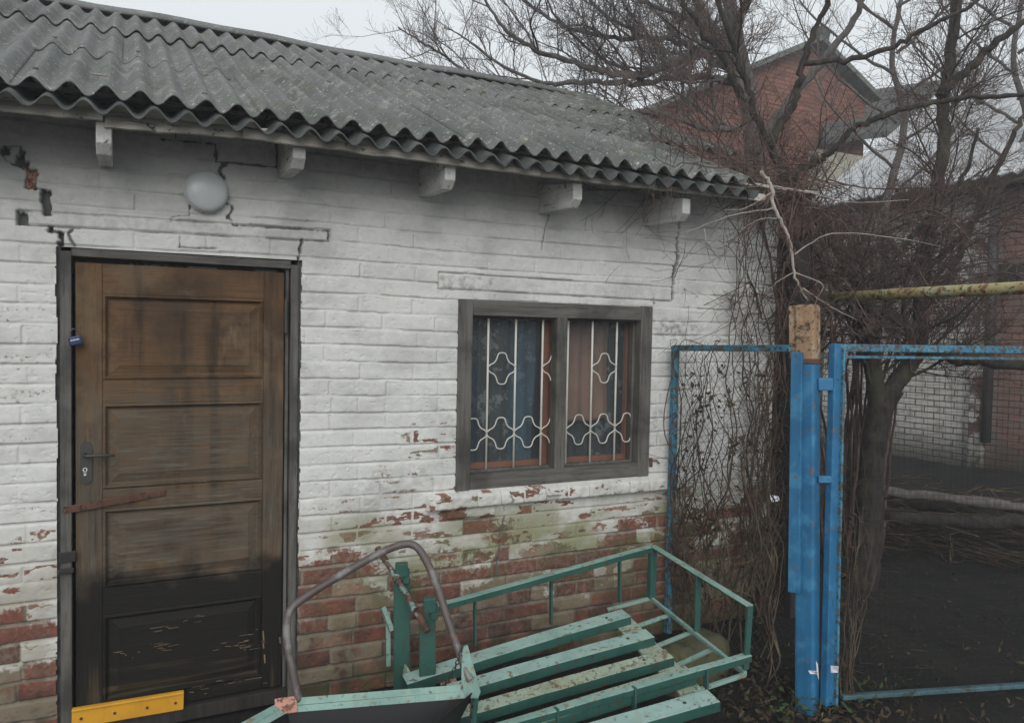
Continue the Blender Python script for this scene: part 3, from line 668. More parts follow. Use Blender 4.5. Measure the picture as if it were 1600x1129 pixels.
m.box(((ox0+ox1)/2, .065, oz0+.006), (ox1-ox0-.03, .03, .013)); m.box(((ox0+ox1)/2, .065, oz1-.006), (ox1-ox0-.03, .03, .013)); part(m, 'rebate', 'grey_wood_v', W)
# inner orange-brown casements
ys = .135
for (xa, xb) in ((ox0-.03, xm-.065+.02), (xm+.0, ox1+.02)):
    m = MB(); za, zb2 = oz0-.02, oz1+.02; w2 = .062
    if xa < xm: xs_ = (wy(846, 600, ys)[0], wy(869, 600, ys)[0])
    else: xs_ = (wy(975, 600, ys)[0], wy(993, 600, ys)[0])
    m.box((sum(xs_)/2, ys, (za+zb2)/2), (xs_[1]-xs_[0], .035, zb2-za))
    m.box(((xa+xs_[0])/2, ys, oz0+.0), (xs_[0]-xa-.002, .035, .066)); m.box(((xa+xs_[0])/2, ys, oz1+.01), (xs_[0]-xa-.002, .035, .05))
    part(m, 'inner_sash', 'orange', W, bevel=.004)
m = MB(); x_ = wy(1000, 600, .12); m.box((x_[0]+.01, .13, (oz0+oz1)/2), (.022, .03, oz1-oz0)); part(m, 'inner_jamb', 'splinter', W)
m = MB(); m.box(((ox0+ox1)/2, .12, oz0-.012), (ox1-ox0+.04, .09, .02)); part(m, 'inner_sill', 'orange', W)
for (xa, xb) in ((ox0, xm-.03), (xm+.03, ox1)):
    m = MB(); m.box(((xa+xb)/2, .093, (oz0+oz1)/2), (xb-xa+.01, .003, oz1-oz0+.01)); part(m, 'pane', 'glass', W)
# grille with its curled ornaments, just behind the frame and in front of the panes
G = bpy.data.objects.new('grille', None)
m = MB(); yg = .058; xb_ = [1.604, 1.758, 1.914, 2.066, 2.217, 2.373]
for x in xb_: m.tube([(x, yg, oz0-.004), (x, yg, oz1+.004)], .0058, 8)
def motif(xa, xb, zc, hh, clip=None):
    w_ = xb-xa; P = []
    for t_, f_ in ((0, .10), (.10, .26), (.22, .38), (.30, .60), (.345, .86), (.42, 1), (.58, 1), (.655, .86), (.70, .60), (.78, .38), (.90, .26), (1, .10)): P.append((xa+w_*t_, f_))
    for sg in (1, -1):
        pts = [V(x, yg-.004, zc+sg*hh*f_) for x, f_ in P]
        if clip: pts = [p for p in pts if clip[0] <= p[0] <= clip[1]]
        if len(pts) > 1: m.tube(smoothpath(pts, 3), .0034, 6)
zc1, zc2 = 1.482, 1.155; hh = .078
motif(xb_[0], xb_[1], zc1, hh); motif(xb_[2], xb_[2]+.152, zc1, hh, (0, xm-.0)); motif(xb_[4], xb_[5], zc1, hh)
motif(xb_[0]-.15, xb_[0], zc2, hh, (ox0, 9)); motif(xb_[0], xb_[1], zc2, hh); motif(xb_[1], xb_[2], zc2, hh); motif(xb_[2], xb_[3], zc2, hh, (0, xm))
motif(xb_[3], xb_[4], zc2, hh); motif(xb_[4], xb_[5], zc2, hh); motif(xb_[5], xb_[5]+.15, zc2, hh, (0, ox1-.002))
part(m, 'grille', 'white_bar', W, smooth=True)
m = MB(); q = wy(1017, 722, -.004); m.box(q, (.02, .006, .05)); m.tube([q+V(.005, -.004, .01), q+V(.03, -.012, .012), q+V(.05, -.010, -.008)], .004, 6); part(m, 'window_catch', 'rust', W)
# curtains (things of their own, hanging inside)
def curtain(name, x0, x1, z0, z1, y, mat, label, folds=9, amp=.014, seed=0):
    r_ = np.random.default_rng(seed); nx, nz = 90, 30; X, Z = np.meshgrid(np.linspace(x0, x1, nx), np.linspace(z0, z1, nz))
    ph = vn(X, Z, .25, .8, seed)*4; Y = y+amp*np.sin(folds*2*math.pi*(X-x0)/(x1-x0)+ph)+(vn(X, Z, .2, .3, seed+1)-.5)*.02
    Z = Z+np.where(Z < z0+.05, (vn(X, Z*0, .06, 1, seed+5)-.5)*.02, 0)
    i = np.arange(nx*nz).reshape(nz, nx); mb = MB(); mb.add(np.stack([X, Y, Z], -1).reshape(-1, 3), [tuple(map(int, q)) for q in np.stack([i[:-1, :-1], i[:-1, 1:], i[1:, 1:], i[1:, :-1]], -1).reshape(-1, 4)])
    o = mb.build(name, mat, None, origin=((x0+x1)/2, y, z1), smooth=True); so = o.modifiers.new('s', 'SOLIDIFY'); so.thickness = .002
    return tag(o, label, 'curtain')
curtain('curtain', ox0-.15, xm-.02, oz0-.02, oz1+.05, .255, 'cur_blue', 'blue patterned curtain behind the left half of the barred window', 6, .012, 4)
curtain('curtain', 1.62, 1.80, oz0-.02, oz1+.05, .215, 'lace', 'dark lace strip hanging in front of the blue curtain', 2, .008, 8)
curtain('curtain', xm+.0, 2.43, wy(925, 655, .22)[2], oz1+.05, .22, 'cur_brown', 'short plain brown curtain in the right half of the barred window', 5, .008, 14)
curtain('curtain', xm+.02, 2.62, oz0-.05, oz1+.02, .26, 'lace', 'dark lace curtain seen below the short brown curtain', 7, .010, 24)

# ---- lamp
Lp = thing('wall_lamp', (.283, 0, 2.218), 'round opal glass wall lamp mounted above the wooden door', 'lamp')
m = MB(); m.tube([(.283, .0, 2.218), (.283, -.022, 2.218)], .086, 32); part(m, 'lamp_base', 'white_bar', Lp)
m = MB(); pr = [(.079, -.022), (.083, -.028), (.083, -.034), (.079, -.043), (.069, -.050), (.05, -.056), (.03, -.059), (.012, -.0602), (.0008, -.0605)]
vs = []; n_ = 40
for r0, y in pr: vs += [(.283+r0*math.cos(2*math.pi*j/n_), y, 2.218+r0*math.sin(2*math.pi*j/n_)) for j in range(n_)]
m.add(vs, [(i*n_+j, (i+1)*n_+j, (i+1)*n_+(j+1) % n_, i*n_+(j+1) % n_) for i in range(len(pr)-1) for j in range(n_)]+[tuple((len(pr)-1)*n_+j for j in range(n_)), tuple(range(n_))])
part(m, 'lamp_shade', 'opal', Lp, smooth=True)

# ---- padlock
pc = wy(118, 532, -.012); Pk = thing('padlock', pc, 'small navy blue padlock hanging on the left edge of the wooden door', 'padlock')
rt = Matrix.Rotation(math.radians(-14), 3, 'Y'); rt = np.array(rt)
m = MB(); m.box(pc, (.046, .022, .036), rt); part(m, 'lock_body', 'padlock', Pk, bevel=.005)
m = MB(); m.tube(smoothpath([pc+V(-.016, 0, .014), pc+V(-.018, 0, .034), pc+V(-.006, .0, .046), pc+V(.004, .01, .034), pc+V(.006, .008, .014)], 4), .003, 8); part(m, 'shackle', 'steel', Pk, smooth=True)
m = MB()
for k_ in range(7): m.box(pc+rt @ V(-.015+k_*.0046, -.0118, .003+.0012*(k_ % 2)), (.0032, .001, .0042+.002*((k_*3) % 2)), rt)
part(m, 'lock_lettering', 'paper', Pk)

# ================================================================== FENCE PANEL, POST, GATE
A0 = V(2.672, -.07, 0); A1 = V(2.665, -.90, 0); fd = (A1-A0)/np.linalg.norm(A1-A0)
zt0, zt1 = wy(1053, 540, -.07)[2], 1.628
Fp = thing('fence_panel', A0, 'narrow blue framed chain link panel overgrown with dry vines beside the window', 'fence')
m = MB(); m.bar(A0+V(0, 0, .02), A0+V(0, 0, zt0), .034, .034, (1, 0, 0)); part(m, 'fence_post', 'blue_worn', Fp, bevel=.003)
m = MB(); m.bar(A0+V(0, 0, zt0-.012), A1+V(0, 0, zt1-.012), .034, .032); part(m, 'top_rail', 'blue_worn', Fp, bevel=.003)
m = MB(); Ln = np.linalg.norm(A1-A0); Hn = 1.5; stp = .055
for k_ in range(-int(Hn/stp), int(Ln/stp)+1):
    for sg in (0, 1):
        s0 = k_*stp; pts = []
        for t_ in (0, 1):
            pts.append((s0+t_*Hn, .1+t_*Hn))
        (sa, za), (sb, zb2) = pts
        if sa < 0: za += -sa; sa = 0
        if sb > Ln: zb2 -= sb-Ln; sb = Ln
        if sb <= sa: continue
        if sg: sa, sb = Ln-sa, Ln-sb
        m.tube([A0+fd*sa+V(0, 0, za), A0+fd*(sa+sb)/2+V(.004*(-1)**k_, 0, (za+zb2)/2), A0+fd*sb+V(0, 0, zb2)], .0011, 3, False)
part(m, 'wire_mesh', 'iron', Fp)

gp = V(2.80, -.93, 0)
Gp = thing('gate_post', gp, 'thick blue steel gate post with a bare rusty ochre top', 'post')
gdir = V(math.cos(math.radians(-16)), math.sin(math.radians(-16)), 0)
rot16 = np.array(Matrix.Rotation(math.radians(-22), 3, 'Z'))
ztop = at(1262, 476, 3.44)[2]; zpt = at(1262, 566, 3.42)[2]
top = at(1262, 476, 3.44); bot = gr(1262, 1105)
def pt_post(t): return bot+(top-bot)*t
tz = (zpt-bot[2])/(top[2]-bot[2])
m = MB(); m.bar(pt_post(0)-V(0, 0, .05), pt_post(tz), .088, .088, (.4, -.92, 0)); part(m, 'post_body', 'blue', Gp, bevel=.012)
m = MB(); m.bar(pt_post(tz), pt_post(1), .089, .089, (.4, -.92, 0)); part(m, 'post_top', 'ochre', Gp, bevel=.012)
m = MB(); m.bar(pt_post(tz)-V(0, 0, .006), pt_post(tz)+V(0, 0, .018), .095, .095, (.4, -.92, 0)); part(m, 'weld_collar', 'rust', Gp, bevel=.004)
fl0, fl1 = at(1241, 925, 3.42), at(1246, 550, 3.42)
m = MB(); m.bar(fl0, fl1, .026, .05, (.4, -.92, 0)); part(m, 'side_flange', 'blue', Gp, bevel=.003)
m = MB(); m.bar(at(1240, 478, 3.47), at(1241, 560, 3.47), .045, .03, (.4, -.92, 0)); part(m, 'top_bracket', 'ochre', Gp, bevel=.003)
for y in (600, 748):
    m = MB(); m.bar(at(1277, y, 3.42), at(1300, y, 3.42), .03, .055 if y == 600 else .03); part(m, 'hinge', 'blue', Gp, bevel=.003)

g0 = gr(1298, 1096); g1 = gr(1700, 1063); gd = (g1-g0); gd[2] = 0; gd /= np.linalg.norm(gd); GL = 1.62
ztg = at(1302, 538, 3.43)[2]
Gt = thing('yard_gate', g0, 'wide blue framed gate with fine wire netting right of the thick post', 'gate')
m = MB(); m.bar(at(1292, 1100, 3.43), at(1306, 537, 3.43), .05, .036, (0, 1, 0)); part(m, 'gate_stile', 'blue', Gt, bevel=.004)
m = MB(); m.bar(at(1304, 1100, 3.425), at(1316, 545, 3.425), .012, .03, (0, 1, 0)); part(m, 'gate_stile', 'blue_worn', Gt, bevel=.002)
m = MB(); e1 = at(1640, 547, 3.66); e0 = at(1300, 543, 3.43); e1 = e0+(e1-e0)*1.7; m.bar(e0, e1, .034, .034); part(m, 'gate_rail', 'blue_worn', Gt, bevel=.004)
m = MB(); m.bar(e0+V(.02, -.012, -.04), e1+V(0, -.012, -.04), .012, .012); part(m, 'netting_rod', 'blue_worn', Gt)
m = MB(); c0 = at(1315, 1088, 3.43); c1 = at(1610, 1069, 3.64); c1 = c0+(c1-c0)*1.75; m.bar(c0, c1, .03, .02); part(m, 'gate_rail', 'teal_rail', Gt, bevel=.003)
m = MB(); m.bar(e1, c1, .036, .036, (0, 1, 0)); part(m, 'gate_stile', 'blue', Gt, bevel=.003)
m = MB()
nv = 62
for k_ in range(nv):
    t_ = (k_+.5)/nv; p, q = c0+(c1-c0)*t_, e0+(e1-e0)*t_; m.tube([p, q], .0006, 3, False)
nh = 62
for k_ in range(nh):
    t_ = (k_+.5)/nh; p, q = c0+(e0-c0)*t_, c1+(e1-c1)*t_
    m.tube([p+V(0, .002, 0)]+[p+(q-p)*u_+V(0, .002+.002*math.sin(u_*30+k_), .003*math.sin(u_*9+k_*2)) for u_ in (.2, .4, .6, .8)]+[q], .0007, 3, False)
part(m, 'netting', 'blackmetal', Gt)

# gas pipe running out of the yard above the gate
pa = at(1278, 466, 4.55); pb = at(1600, 450, 3.35); d_ = pb-pa; m = MB(); m.tube([pa, pa+d_*.5+V(0, 0, .003), pa+d_*1.9], .0285, 16)
o = m.build('gas_pipe', 'gaspipe', None, origin=pa, smooth=True); tag(o, 'yellowed rusty gas pipe running above the blue gate', 'pipe')

# ================================================================== SLATTED BENCH FRAME
BRt, BRb, FRt, FRb = at(1020, 852, 3.9), at(1017, 934, 3.9), at(1172, 946, 3.2), at(1165, 1052, 3.2)
FR2 = at(1171, 1021, 3.2); BLt = at(668, 949, 3.42); F0 = at(800, 1126, 2.87)
al = (BLt-BRt); aL = np.linalg.norm(al); al = al/aL; af = (F0-FR2)/np.linalg.norm(F0-FR2)
bl = FRb-BRb; nn = np.cross(bl, al); nn /= np.linalg.norm(nn); nn = nn if nn[2] > 0 else -nn
Bn = thing('slatted_platform', gr(900, 1100), 'mint green slatted platform with low metal guard rails leaning at the wall', 'bench')
def pbar(name, p, q, w_, h_, mat='green', up=nn):
    m = MB(); m.bar(p, q, w_, h_, up); return part(m, name, mat, Bn, bevel=.0025)
def lrail(name, p, q, outv):   # angle-iron rail: a mint top, a green side
    m = MB(); m.cur = 0; m.wbar(p, q, .032, .004, nn, .0006, 12); m.cur = 1
    m.wbar(p+outv*.013-nn*.015, q+outv*.013-nn*.015, .004, .028, nn, .0006, 12); return part(m, name, None, Bn, mats=['mint', 'green'], bevel=.001)
side = -bl/np.linalg.norm(bl)
lrail('guard_rail', BRt, BLt, -side); lrail('guard_rail', BRt, FRt, -al*0+V(0, 0, 0)-al); lrail('guard_rail', FR2, FR2+af*1.45, -side)
pbar('corner_post', BRt, BRb, .034, .034, up=al); pbar('corner_post', FRt, FRb+nn*.02, .014, .026, up=al)
mid = (BRt+FRt)/2+(FRt-BRt)*.02; pbar('guard_post', at(1091, 898, 3.53), at(1089, 985, 3.53), .012, .03, up=al)
for (x, y0, y1, Z) in ((968, 870, 940, 3.83), (861, 903, 975, 3.72), (742, 935, 1008, 3.55)): pbar('guard_post', at(x, y0, Z), at(x, y1, Z), .026, .010, up=al)
for (x, y0, y1, Z) in ((1103, 1045, 1090, 3.12), (991, 1072, 1128, 3.02), (870, 1105, 1160, 2.92)): pbar('guard_post', at(x, y0, Z), at(x, y1, Z), .028, .010, up=al)
pbar('end_bar', BRb, FRb, .016, .020, 'mint')
aL2 = af+0; 
for (x, y, Z, xe, ye, Ze) in ((1017, 934, 3.9, 972, 946, 3.86), (1046, 960, 3.76, 1000, 976, 3.72), (1080, 987, 3.6, 1033, 1006, 3.56), (1112, 1014, 3.45, 1064, 1036, 3.4), (1164, 1053, 3.2, 1110, 1071, 3.14)):
    p = at(x, y, Z); q = at(xe, ye, Ze); pbar('stringer', p, p+(q-p)*1.5, .020, .014, 'mint')
# slats: ends read off the floor plane of the platform
Pf = BRb; SLT = [((610, 462), (-40, 655), .075), ((742, 572), (-40, 792), .072), ((850, 684), (-40, 935), .066), ((962, 775), (-40, 1085), .072), ((1085, 905), (400, 1105), .080)]
smat = ['mint_wood', 'mint_wood', 'mint_wood2', 'mint_wood2', 'mint_wood']
for i_, ((x0, y0), (x1, y1), w_) in enumerate(SLT):
    q0 = onp(800+x0/3.556, 820+y0/3.556, Pf+nn*.050, nn); q1 = onp(800+x1/3.556, 820+y1/3.556, Pf+nn*.050, nn)
    d_ = (q1-q0)/np.linalg.norm(q1-q0); Lg = (1.10, 1.15, 1.25, 1.35, 1.30)[i_]
    sdv = np.cross(nn, d_); sdv = sdv if np.dot(sdv, bl) > 0 else -sdv
    w_ += .010; c0_ = q0+sdv*w_/2-nn*.024; c1_ = c0_+d_*Lg
    m = MB(); m.cur = 0; m.wbar(c0_, c1_, w_, .044, nn, .0008, 12, i_, .005); m.cur = 0
    o = part(m, 'slat', None, Bn, mats=[smat[i_], 'green'], bevel=.003)
    for f_ in o.data.polygons:
        if abs(f_.normal.dot(Vector(nn))) < .5: f_.material_index = 1
    for t_ in (.10, .93):
        m = MB(); q = c0_+(c1_-c0_)*t_+nn*.025; m.tube([q, q+nn*.003], [.008, .006], 8); m.build('bolt_head', 'iron', o, origin=wloc(Bn))
    # short board ends of the cross bearer showing between the slats
m = MB(); c0_ = onp(985, 965, Pf+nn*.0, nn); c1_ = onp(1095, 1075, Pf+nn*.0, nn); d_ = c1_-c0_; m.bar(c0_-d_*.05+al*.05, c1_+al*.05, .10, .016, nn); part(m, 'bearer', 'mint_wood2', Bn, bevel=.003)
m = MB(); m.bar(c0_+al*.95-d_*.05, c1_+al*.95, .07, .02, nn); part(m, 'bearer', 'pinkrust', Bn, bevel=.003)
# two channel uprights at the left end
for (x0, x1, yt, yb, Z) in ((615, 641, 905, 1090, 3.42), (655, 681, 960, 1086, 3.27)):
    m = MB(); p, q = at((x0+x1)/2, yb+30, Z), at((x0+x1)/2, yt, Z); wd = (x1-x0)/1200*Z; xdir = V(.9, -.3, 0)/np.linalg.norm(V(.9, -.3, 0)); ydir = V(.3, .9, 0)/np.linalg.norm(V(.3, .9, 0))
    m.bar(p, q, .006, wd*.94, ydir*0+xdir); 
    m.bar(p-xdir*wd*.46+ydir*.018, q-xdir*wd*.46+ydir*.018, .036, .005, xdir); m.bar(p+xdir*wd*.46+ydir*.018, q+xdir*wd*.46+ydir*.018, .036, .005, xdir)
    part(m, 'upright', 'green', Bn, bevel=.0015)
    m = MB(); t_ = at((x0+x1)/2+(0 if x0 == 615 else 4), yt-16, Z-.02); m.bar(t_+V(0, 0, .03)-xdir*.002, t_-V(0, 0, .03), .036, .055, xdir)
    m.bar(t_+V(.02, 0, .0), t_+V(.02, 0, -.065), .03, .03, xdir); part(m, 'hook_bracket', 'green', Bn, bevel=.004)
m = MB(); m.bar(at(598, 948, 3.46), at(612, 985, 3.44), .03, .02, (1, 0, 0)); m.bar(at(606, 955, 3.46), at(607, 1040, 3.46), .012, .02, (1, 0, 0)); part(m, 'stay', 'mint', Bn, bevel=.002)
m = MB(); m.bar(at(632, 1043, 3.36), at(660, 1100, 3.2), .012, .045, (0, 0, 1)); part(m, 'stay', 'mint_wood2', Bn, bevel=.002)
# rusty pipe lying in the hooks
m = MB(); P = [at(592, 859, 3.52), at(603, 879, 3.46)]; m.tube([at(592, 859, 3.48), at(628, 916, 3.36), at(667, 984, 3.2)], .0125, 14)
Rp = thing('pipe_bar', at(592, 859, 3.48), 'short rusty pipe resting across the two green uprights', 'pipe')
part(m, 'pipe_tube', 'rustpaint', Rp, smooth=False)
for p_, q_ in ((at(590, 856, 3.485), at(603, 876, 3.44)), (at(655, 962, 3.235), at(668, 986, 3.195))):
    m = MB(); m.tube([p_, q_], .0150, 14); part(m, 'end_sleeve', 'rust', Rp)
for p_, q_ in ((at(618, 900, 3.39), at(622, 906, 3.375)), (at(647, 949, 3.265), at(650, 953, 3.255))):
    m = MB(); m.tube([p_, q_], .0185, 14); part(m, 'collar', 'rustpaint', Rp)

# ================================================================== HANDCART with bent handle
Hc = thing('handcart', gr(600, 1180), 'handcart with black tray, mint painted rim and bent tube handle beside the door', 'cart')
ZB = 2.80
m = MB(); hp = [at(468, 1100, 2.78), at(458, 1050, 2.80), at(449, 1000, 2.82), at(450, 960, 2.84), at(470, 937, 2.87), at(520, 905, 2.92), at(585, 868, 2.98), at(625, 851, 3.01), at(648, 852, 3.01), at(664, 872, 2.99), at(683, 915, 2.94), at(700, 968, 2.90), at(727, 1045, 2.84), at(735, 1062, 2.83)]
m.tube(smoothpath(hp, 5), .0150, 14); part(m, 'tube_handle', 'steel', Hc, smooth=True)
R1, R2, R3 = at(447, 1102, 2.76), at(743, 1078, 2.84), at(375, 1142, 2.56); R4 = at(655, 1150, 2.5)
up = V(0, 0, 1)
m = MB(); m.bar(R1, R2, .05, .005, (0, -.75, .66)); m.bar(R1+V(0, .022, -.012), R2+V(0, .022, -.012), .004, .03); part(m, 'tray_rim', 'mint', Hc, bevel=.001)
m = MB(); m.bar(R1, R3+(R3-R1)*1.5, .05, .005, (0, -.6, .8)); part(m, 'tray_rim', 'mint', Hc, bevel=.001)
m = MB(); m.bar(at(430, 1104, 2.73), at(464, 1099, 2.765), .058, .008, (0, -.7, .7)); part(m, 'rusty_joint', 'pinkrust', Hc, bevel=.002)
m = MB(); q = [at(722, 1010, 2.84), at(731, 1008, 2.845), at(751, 1080, 2.83), at(747, 1090, 2.82), at(728, 1090, 2.82), at(721, 1060, 2.82)]
n_ = 6; m.add([p for p in q]+[p+V(.003, .008, 0) for p in q], [tuple(range(6)), tuple(range(11, 5, -1))]+[(j, 6+j, 6+(j+1) % 6, (j+1) % 6) for j in range(6)]); part(m, 'handle_lug', 'mint', Hc)
m = MB(); bz = .05     # tray shell
c = [R1, R2, R4+(R4-R2)*.4, R3+(R3-R1)*1.3]; cen = sum(c)/4
lo = [cen+(p-cen)*.72+V(0, 0, -.22) for p in c]; vs = c+lo
m.add(vs, [(0, 4, 5, 1), (1, 5, 6, 2), (2, 6, 7, 3), (3, 7, 4, 0), (4, 7, 6, 5)]); o = part(m, 'tray', 'blackmetal', Hc); so = o.modifiers.new('s', 'SOLIDIFY'); so.thickness = .004
m = MB()
for q in (gr(470, 1280), gr(760, 1260)): pass
wc = cen+V(-.25, -.25, 0); wc[2] = .16
m.tube([wc+V(0, -.02, 0), wc+V(0, .02, 0)], .15, 28); part(m, 'wheel', 'blackmetal', Hc)
for p in (R2, c[2]):
    m = MB(); m.bar(V(p[0], p[1], p[2]-.02), V(p[0]-.03, p[1], 0), .02, .02, (0, 1, 0)); part(m, 'cart_leg', 'green', Hc)

def chain(pts, label):
    P = smoothpath(pts, 14); m = MB(); acc = 0; last = P[0]; k_ = 0
    for p, q in zip(P[:-1], P[1:]):
        acc += np.linalg.norm(q-p)
        if acc >= .017:
            acc = 0; d = q-p; d /= np.linalg.norm(d); s1 = np.cross(d, V(.3, .7, .1)); s1 /= np.linalg.norm(s1); s2 = np.cross(d, s1); sv = s1 if k_ % 2 else s2; k_ += 1
            ring = [p+d*.0125*math.cos(t_)+sv*.0065*math.sin(t_) for t_ in np.linspace(0, 2*math.pi, 13)]
            m.tube(ring, .0019, 5, False)
    o = m.build('chain', 'iron', None, origin=pts[0]); tag(o, label, 'chain')
chain([at(737, 1088, 2.80), at(737, 1105, 2.79), at(735, 1140, 2.78), at(733, 1170, 2.78)], 'thin iron chain hanging straight down from the cart handle lug')
chain([at(724, 1008, 2.83), at(712, 1040, 2.86), at(700, 1062, 2.9), at(688, 1078, 2.95), at(676, 1100, 3.0)], 'slack iron chain looping from the cart handle over the slats')

# ================================================================== stone, logs, litter
def rock(name, c, d, mat, label, cat, seed, rotz=0.0):
    r_ = np.random.default_rng(seed); m = MB(); n1, n2 = 18, 12; vs = []
    for i_ in range(n2+1):
        th = math.pi*i_/n2
        for j in range(n1):
            ph = 2*math.pi*j/n1; x, y, z = math.sin(th)*math.cos(ph), math.sin(th)*math.sin(ph), math.cos(th)
            e = 4.5; k_ = (abs(x)**e+abs(y)**e+abs(z)**e)**(-1/e); k_ *= 1+.10*(vn(np.array(x*3+z*2), np.array(y*3-z), .8, .8, seed)-.5)
            p = V(x*k_*d[0]/2, y*k_*d[1]/2, z*k_*d[2]/2); cr, sr = math.cos(rotz), math.sin(rotz)
            vs.append(np.array(c)+V(p[0]*cr-p[1]*sr, p[0]*sr+p[1]*cr, p[2]))
    m.add(vs, [(i*n1+j, (i+1)*n1+j, (i+1)*n1+(j+1) % n1, i*n1+(j+1) % n1) for i in range(n2) for j in range(n1)])
    o = m.build(name, mat, None, origin=c, smooth=True); return tag(o, label, cat)
c = at(1082, 1000, 3.72); c[2] = .075; rock('stone_block', c, (.44, .20, .26), 'mossstone', 'moss covered stone block under the right end of the platform', 'stone', 3, .25)
def log(px0, px1, r, label, mat='bark_grey', seed=0):
    p, q = px0, px1; r_ = np.random.default_rng(seed); n_ = 14; P = [p+(q-p)*t_+V(0, 0, r_.normal(0, .008)) for t_ in np.linspace(0, 1, n_)]
    m = MB(); m.tube(P, [r*(1+r_.normal(0, .07)) for _ in P], 12); o = m.build('log', mat, None, origin=(p+q)/2, smooth=True); tag(o, label, 'log', 'logs lying in the yard')
def yz(x, y, Z): return at(x, y, Z)
log(yz(1352, 763, 6.2), yz(1660, 800, 5.7), .04, 'long pale log lying topmost across the yard behind the gate', seed=1)
log(yz(1340, 775, 6.3), yz(1560, 797, 6.1), .06, 'darker log lying just under the long pale log', 'bark', seed=2)
log(yz(1380, 805, 6.0), yz(1680, 822, 5.6), .05, 'thin dark log lying lowest in the yard pile', 'bark', seed=3)
m = MB(); r_ = np.random.default_rng(9)
p = at(1275, 1052, 3.30); 
for (x, y, dx, dy) in ((1272, 1050, 16, 6), (1278, 1046, 4, 26), (1305, 1044, 12, 12)):
    q = [at(x+dx*(u-.5)+r_.normal(0, 1), y+dy*(v_-.5)+r_.normal(0, 1), 3.30+.03*u*v_) for (u, v_) in ((0, 0), (1, .1), (.9, 1), (.1, .8))]; m.add(q, [(0, 1, 2, 3)])
o = m.build('paper_scrap', 'paper', None, origin=p); so = o.modifiers.new('s', 'SOLIDIFY'); so.thickness = .002; tag(o, 'torn white paper scrap caught at the foot of the blue gate', 'litter')
m = MB(); q = [at(1202, 772, 4.2), at(1217, 775, 4.2), at(1218, 782, 4.19), at(1206, 784, 4.18)]; m.add(q, [(0, 1, 2, 3)]); o = m.build('plastic_scrap', 'paper', None, origin=q[0]); so = o.modifiers.new('s', 'SOLIDIFY'); so.thickness = .004
tag(o, 'small pale plastic scrap stuck in the vines near the blue post', 'litter')

def leaf(m, p, sz, r_):
    d = r_.normal(size=3); d /= np.linalg.norm(d); e = np.cross(d, r_.normal(size=3)); e /= np.linalg.norm(e); f_ = np.cross(d, e)
    m.add([p-d*sz, p+e*sz*.45+f_*sz*.25, p+d*sz, p-e*sz*.45+f_*sz*.25, p+f_*sz*.05], [(0, 1, 4), (1, 2, 4), (2, 3, 4), (3, 0, 4)])
m = MB(); r_ = np.random.default_rng(17)
for k_ in range(4200):
    x, y = r_.uniform(.6, 6.5), r_.uniform(-2.6, 3.4)
    if y > -.02 and x < 3.5: continue
    if r_.random() < .45 and not (2.2 < x < 3.6): continue
    leaf(m, V(x, y, .005+r_.random()*.025), r_.uniform(.008, .022), r_)
for k_ in range(700):
    leaf(m, V(r_.uniform(2.3, 3.2), r_.normal(-.95, .25), r_.random()*.05), r_.uniform(.01, .025), r_)
for k_ in range(900):    # sticks
    x, y = r_.uniform(.9, 7.5), r_.uniform(-2.4, 4)
    if y > -.02 and x < 3.5: continue
    an = r_.random()*6.3; L0 = r_.uniform(.03, .16); z = .008+r_.random()*.03; m.tube([V(x, y, z), V(x+L0*math.cos(an), y+L0*math.sin(an), z+r_.normal(0, .015))], r_.uniform(.001, .0028), 3, False)
for k_ in range(420):    # brushwood heaped along the yard wall
    t_ = r_.random(); c_ = at(1330+t_*330, 770+t_*25, 6.6-t_*.5)+V(r_.normal(0, .35), r_.normal(0, .3), 0); c_[2] = r_.random()**2*.45
    an = r_.normal(-1.2, .7); L0 = r_.uniform(.15, .8); m.tube([c_, c_+V(L0*.5*math.cos(an), L0*.5*math.sin(an), r_.normal(.02, .03)), c_+V(L0*math.cos(an+.15), L0*math.sin(an+.15), r_.normal(0, .06))], r_.uniform(.003, .009), 4, False)
o = m.build('leaf_litter', 'deadleaf'); o['kind'] = 'stuff'; tag(o, 'dead leaves and sticks strewn on the dark soil', 'leaf litter')
m = MB(); 
for k_ in range(260):
    p = V(r_.normal(2.80, .22), r_.normal(-1.02, .07), r_.random()*.09); leaf(m, p, r_.uniform(.008, .02), r_)
o = m.build('ground_weeds', 'sprig'); o['kind'] = 'stuff'; tag(o, 'low green weeds at the foot of the gate post', 'weeds')

# ================================================================== YARD BUILDINGS
XR = 9.0
Yb = thing('yard_building', (XR, 2, 0), 'old brick yard building with patchy limewash and pale roof behind the gate', 'building')
def zX(x, y, X): return wx(x, y, X)
eL, eR = wx(1296, 306, XR), wx(1640, 254, XR); ze = (eL[2]+eR[2])/2; ylft = eL[1]; yrgt = -4.0
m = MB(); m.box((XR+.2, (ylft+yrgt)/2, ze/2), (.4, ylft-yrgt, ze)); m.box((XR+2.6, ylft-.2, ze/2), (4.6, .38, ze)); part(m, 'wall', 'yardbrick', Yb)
Rh0 = wx(1490, 112, 11.6); rl, rr = wx(1345, 195, 11.6), wx(1600, 62, 11.6); zr_ = (rl[2]+rr[2])/2
m = MB(); nx = 150; Ys = np.linspace(yrgt-.3, ylft+.25, nx); vs = []
for Y in Ys:
    c_ = .02*math.cos(Y*2*math.pi/.15)
    vs += [(XR-.3, Y, ze-.14+c_), (11.6, min(Y, Rh0[1]), zr_+c_), (14.4, Y, ze-.1+c_)]
m.add(vs, [(i*3+j, i*3+j+1, (i+1)*3+j+1, (i+1)*3+j) for i in range(nx-1) for j in range(2)]); o = part(m, 'roof', 'paleroof', Yb); so = o.modifiers.new('s', 'SOLIDIFY'); so.thickness = .02
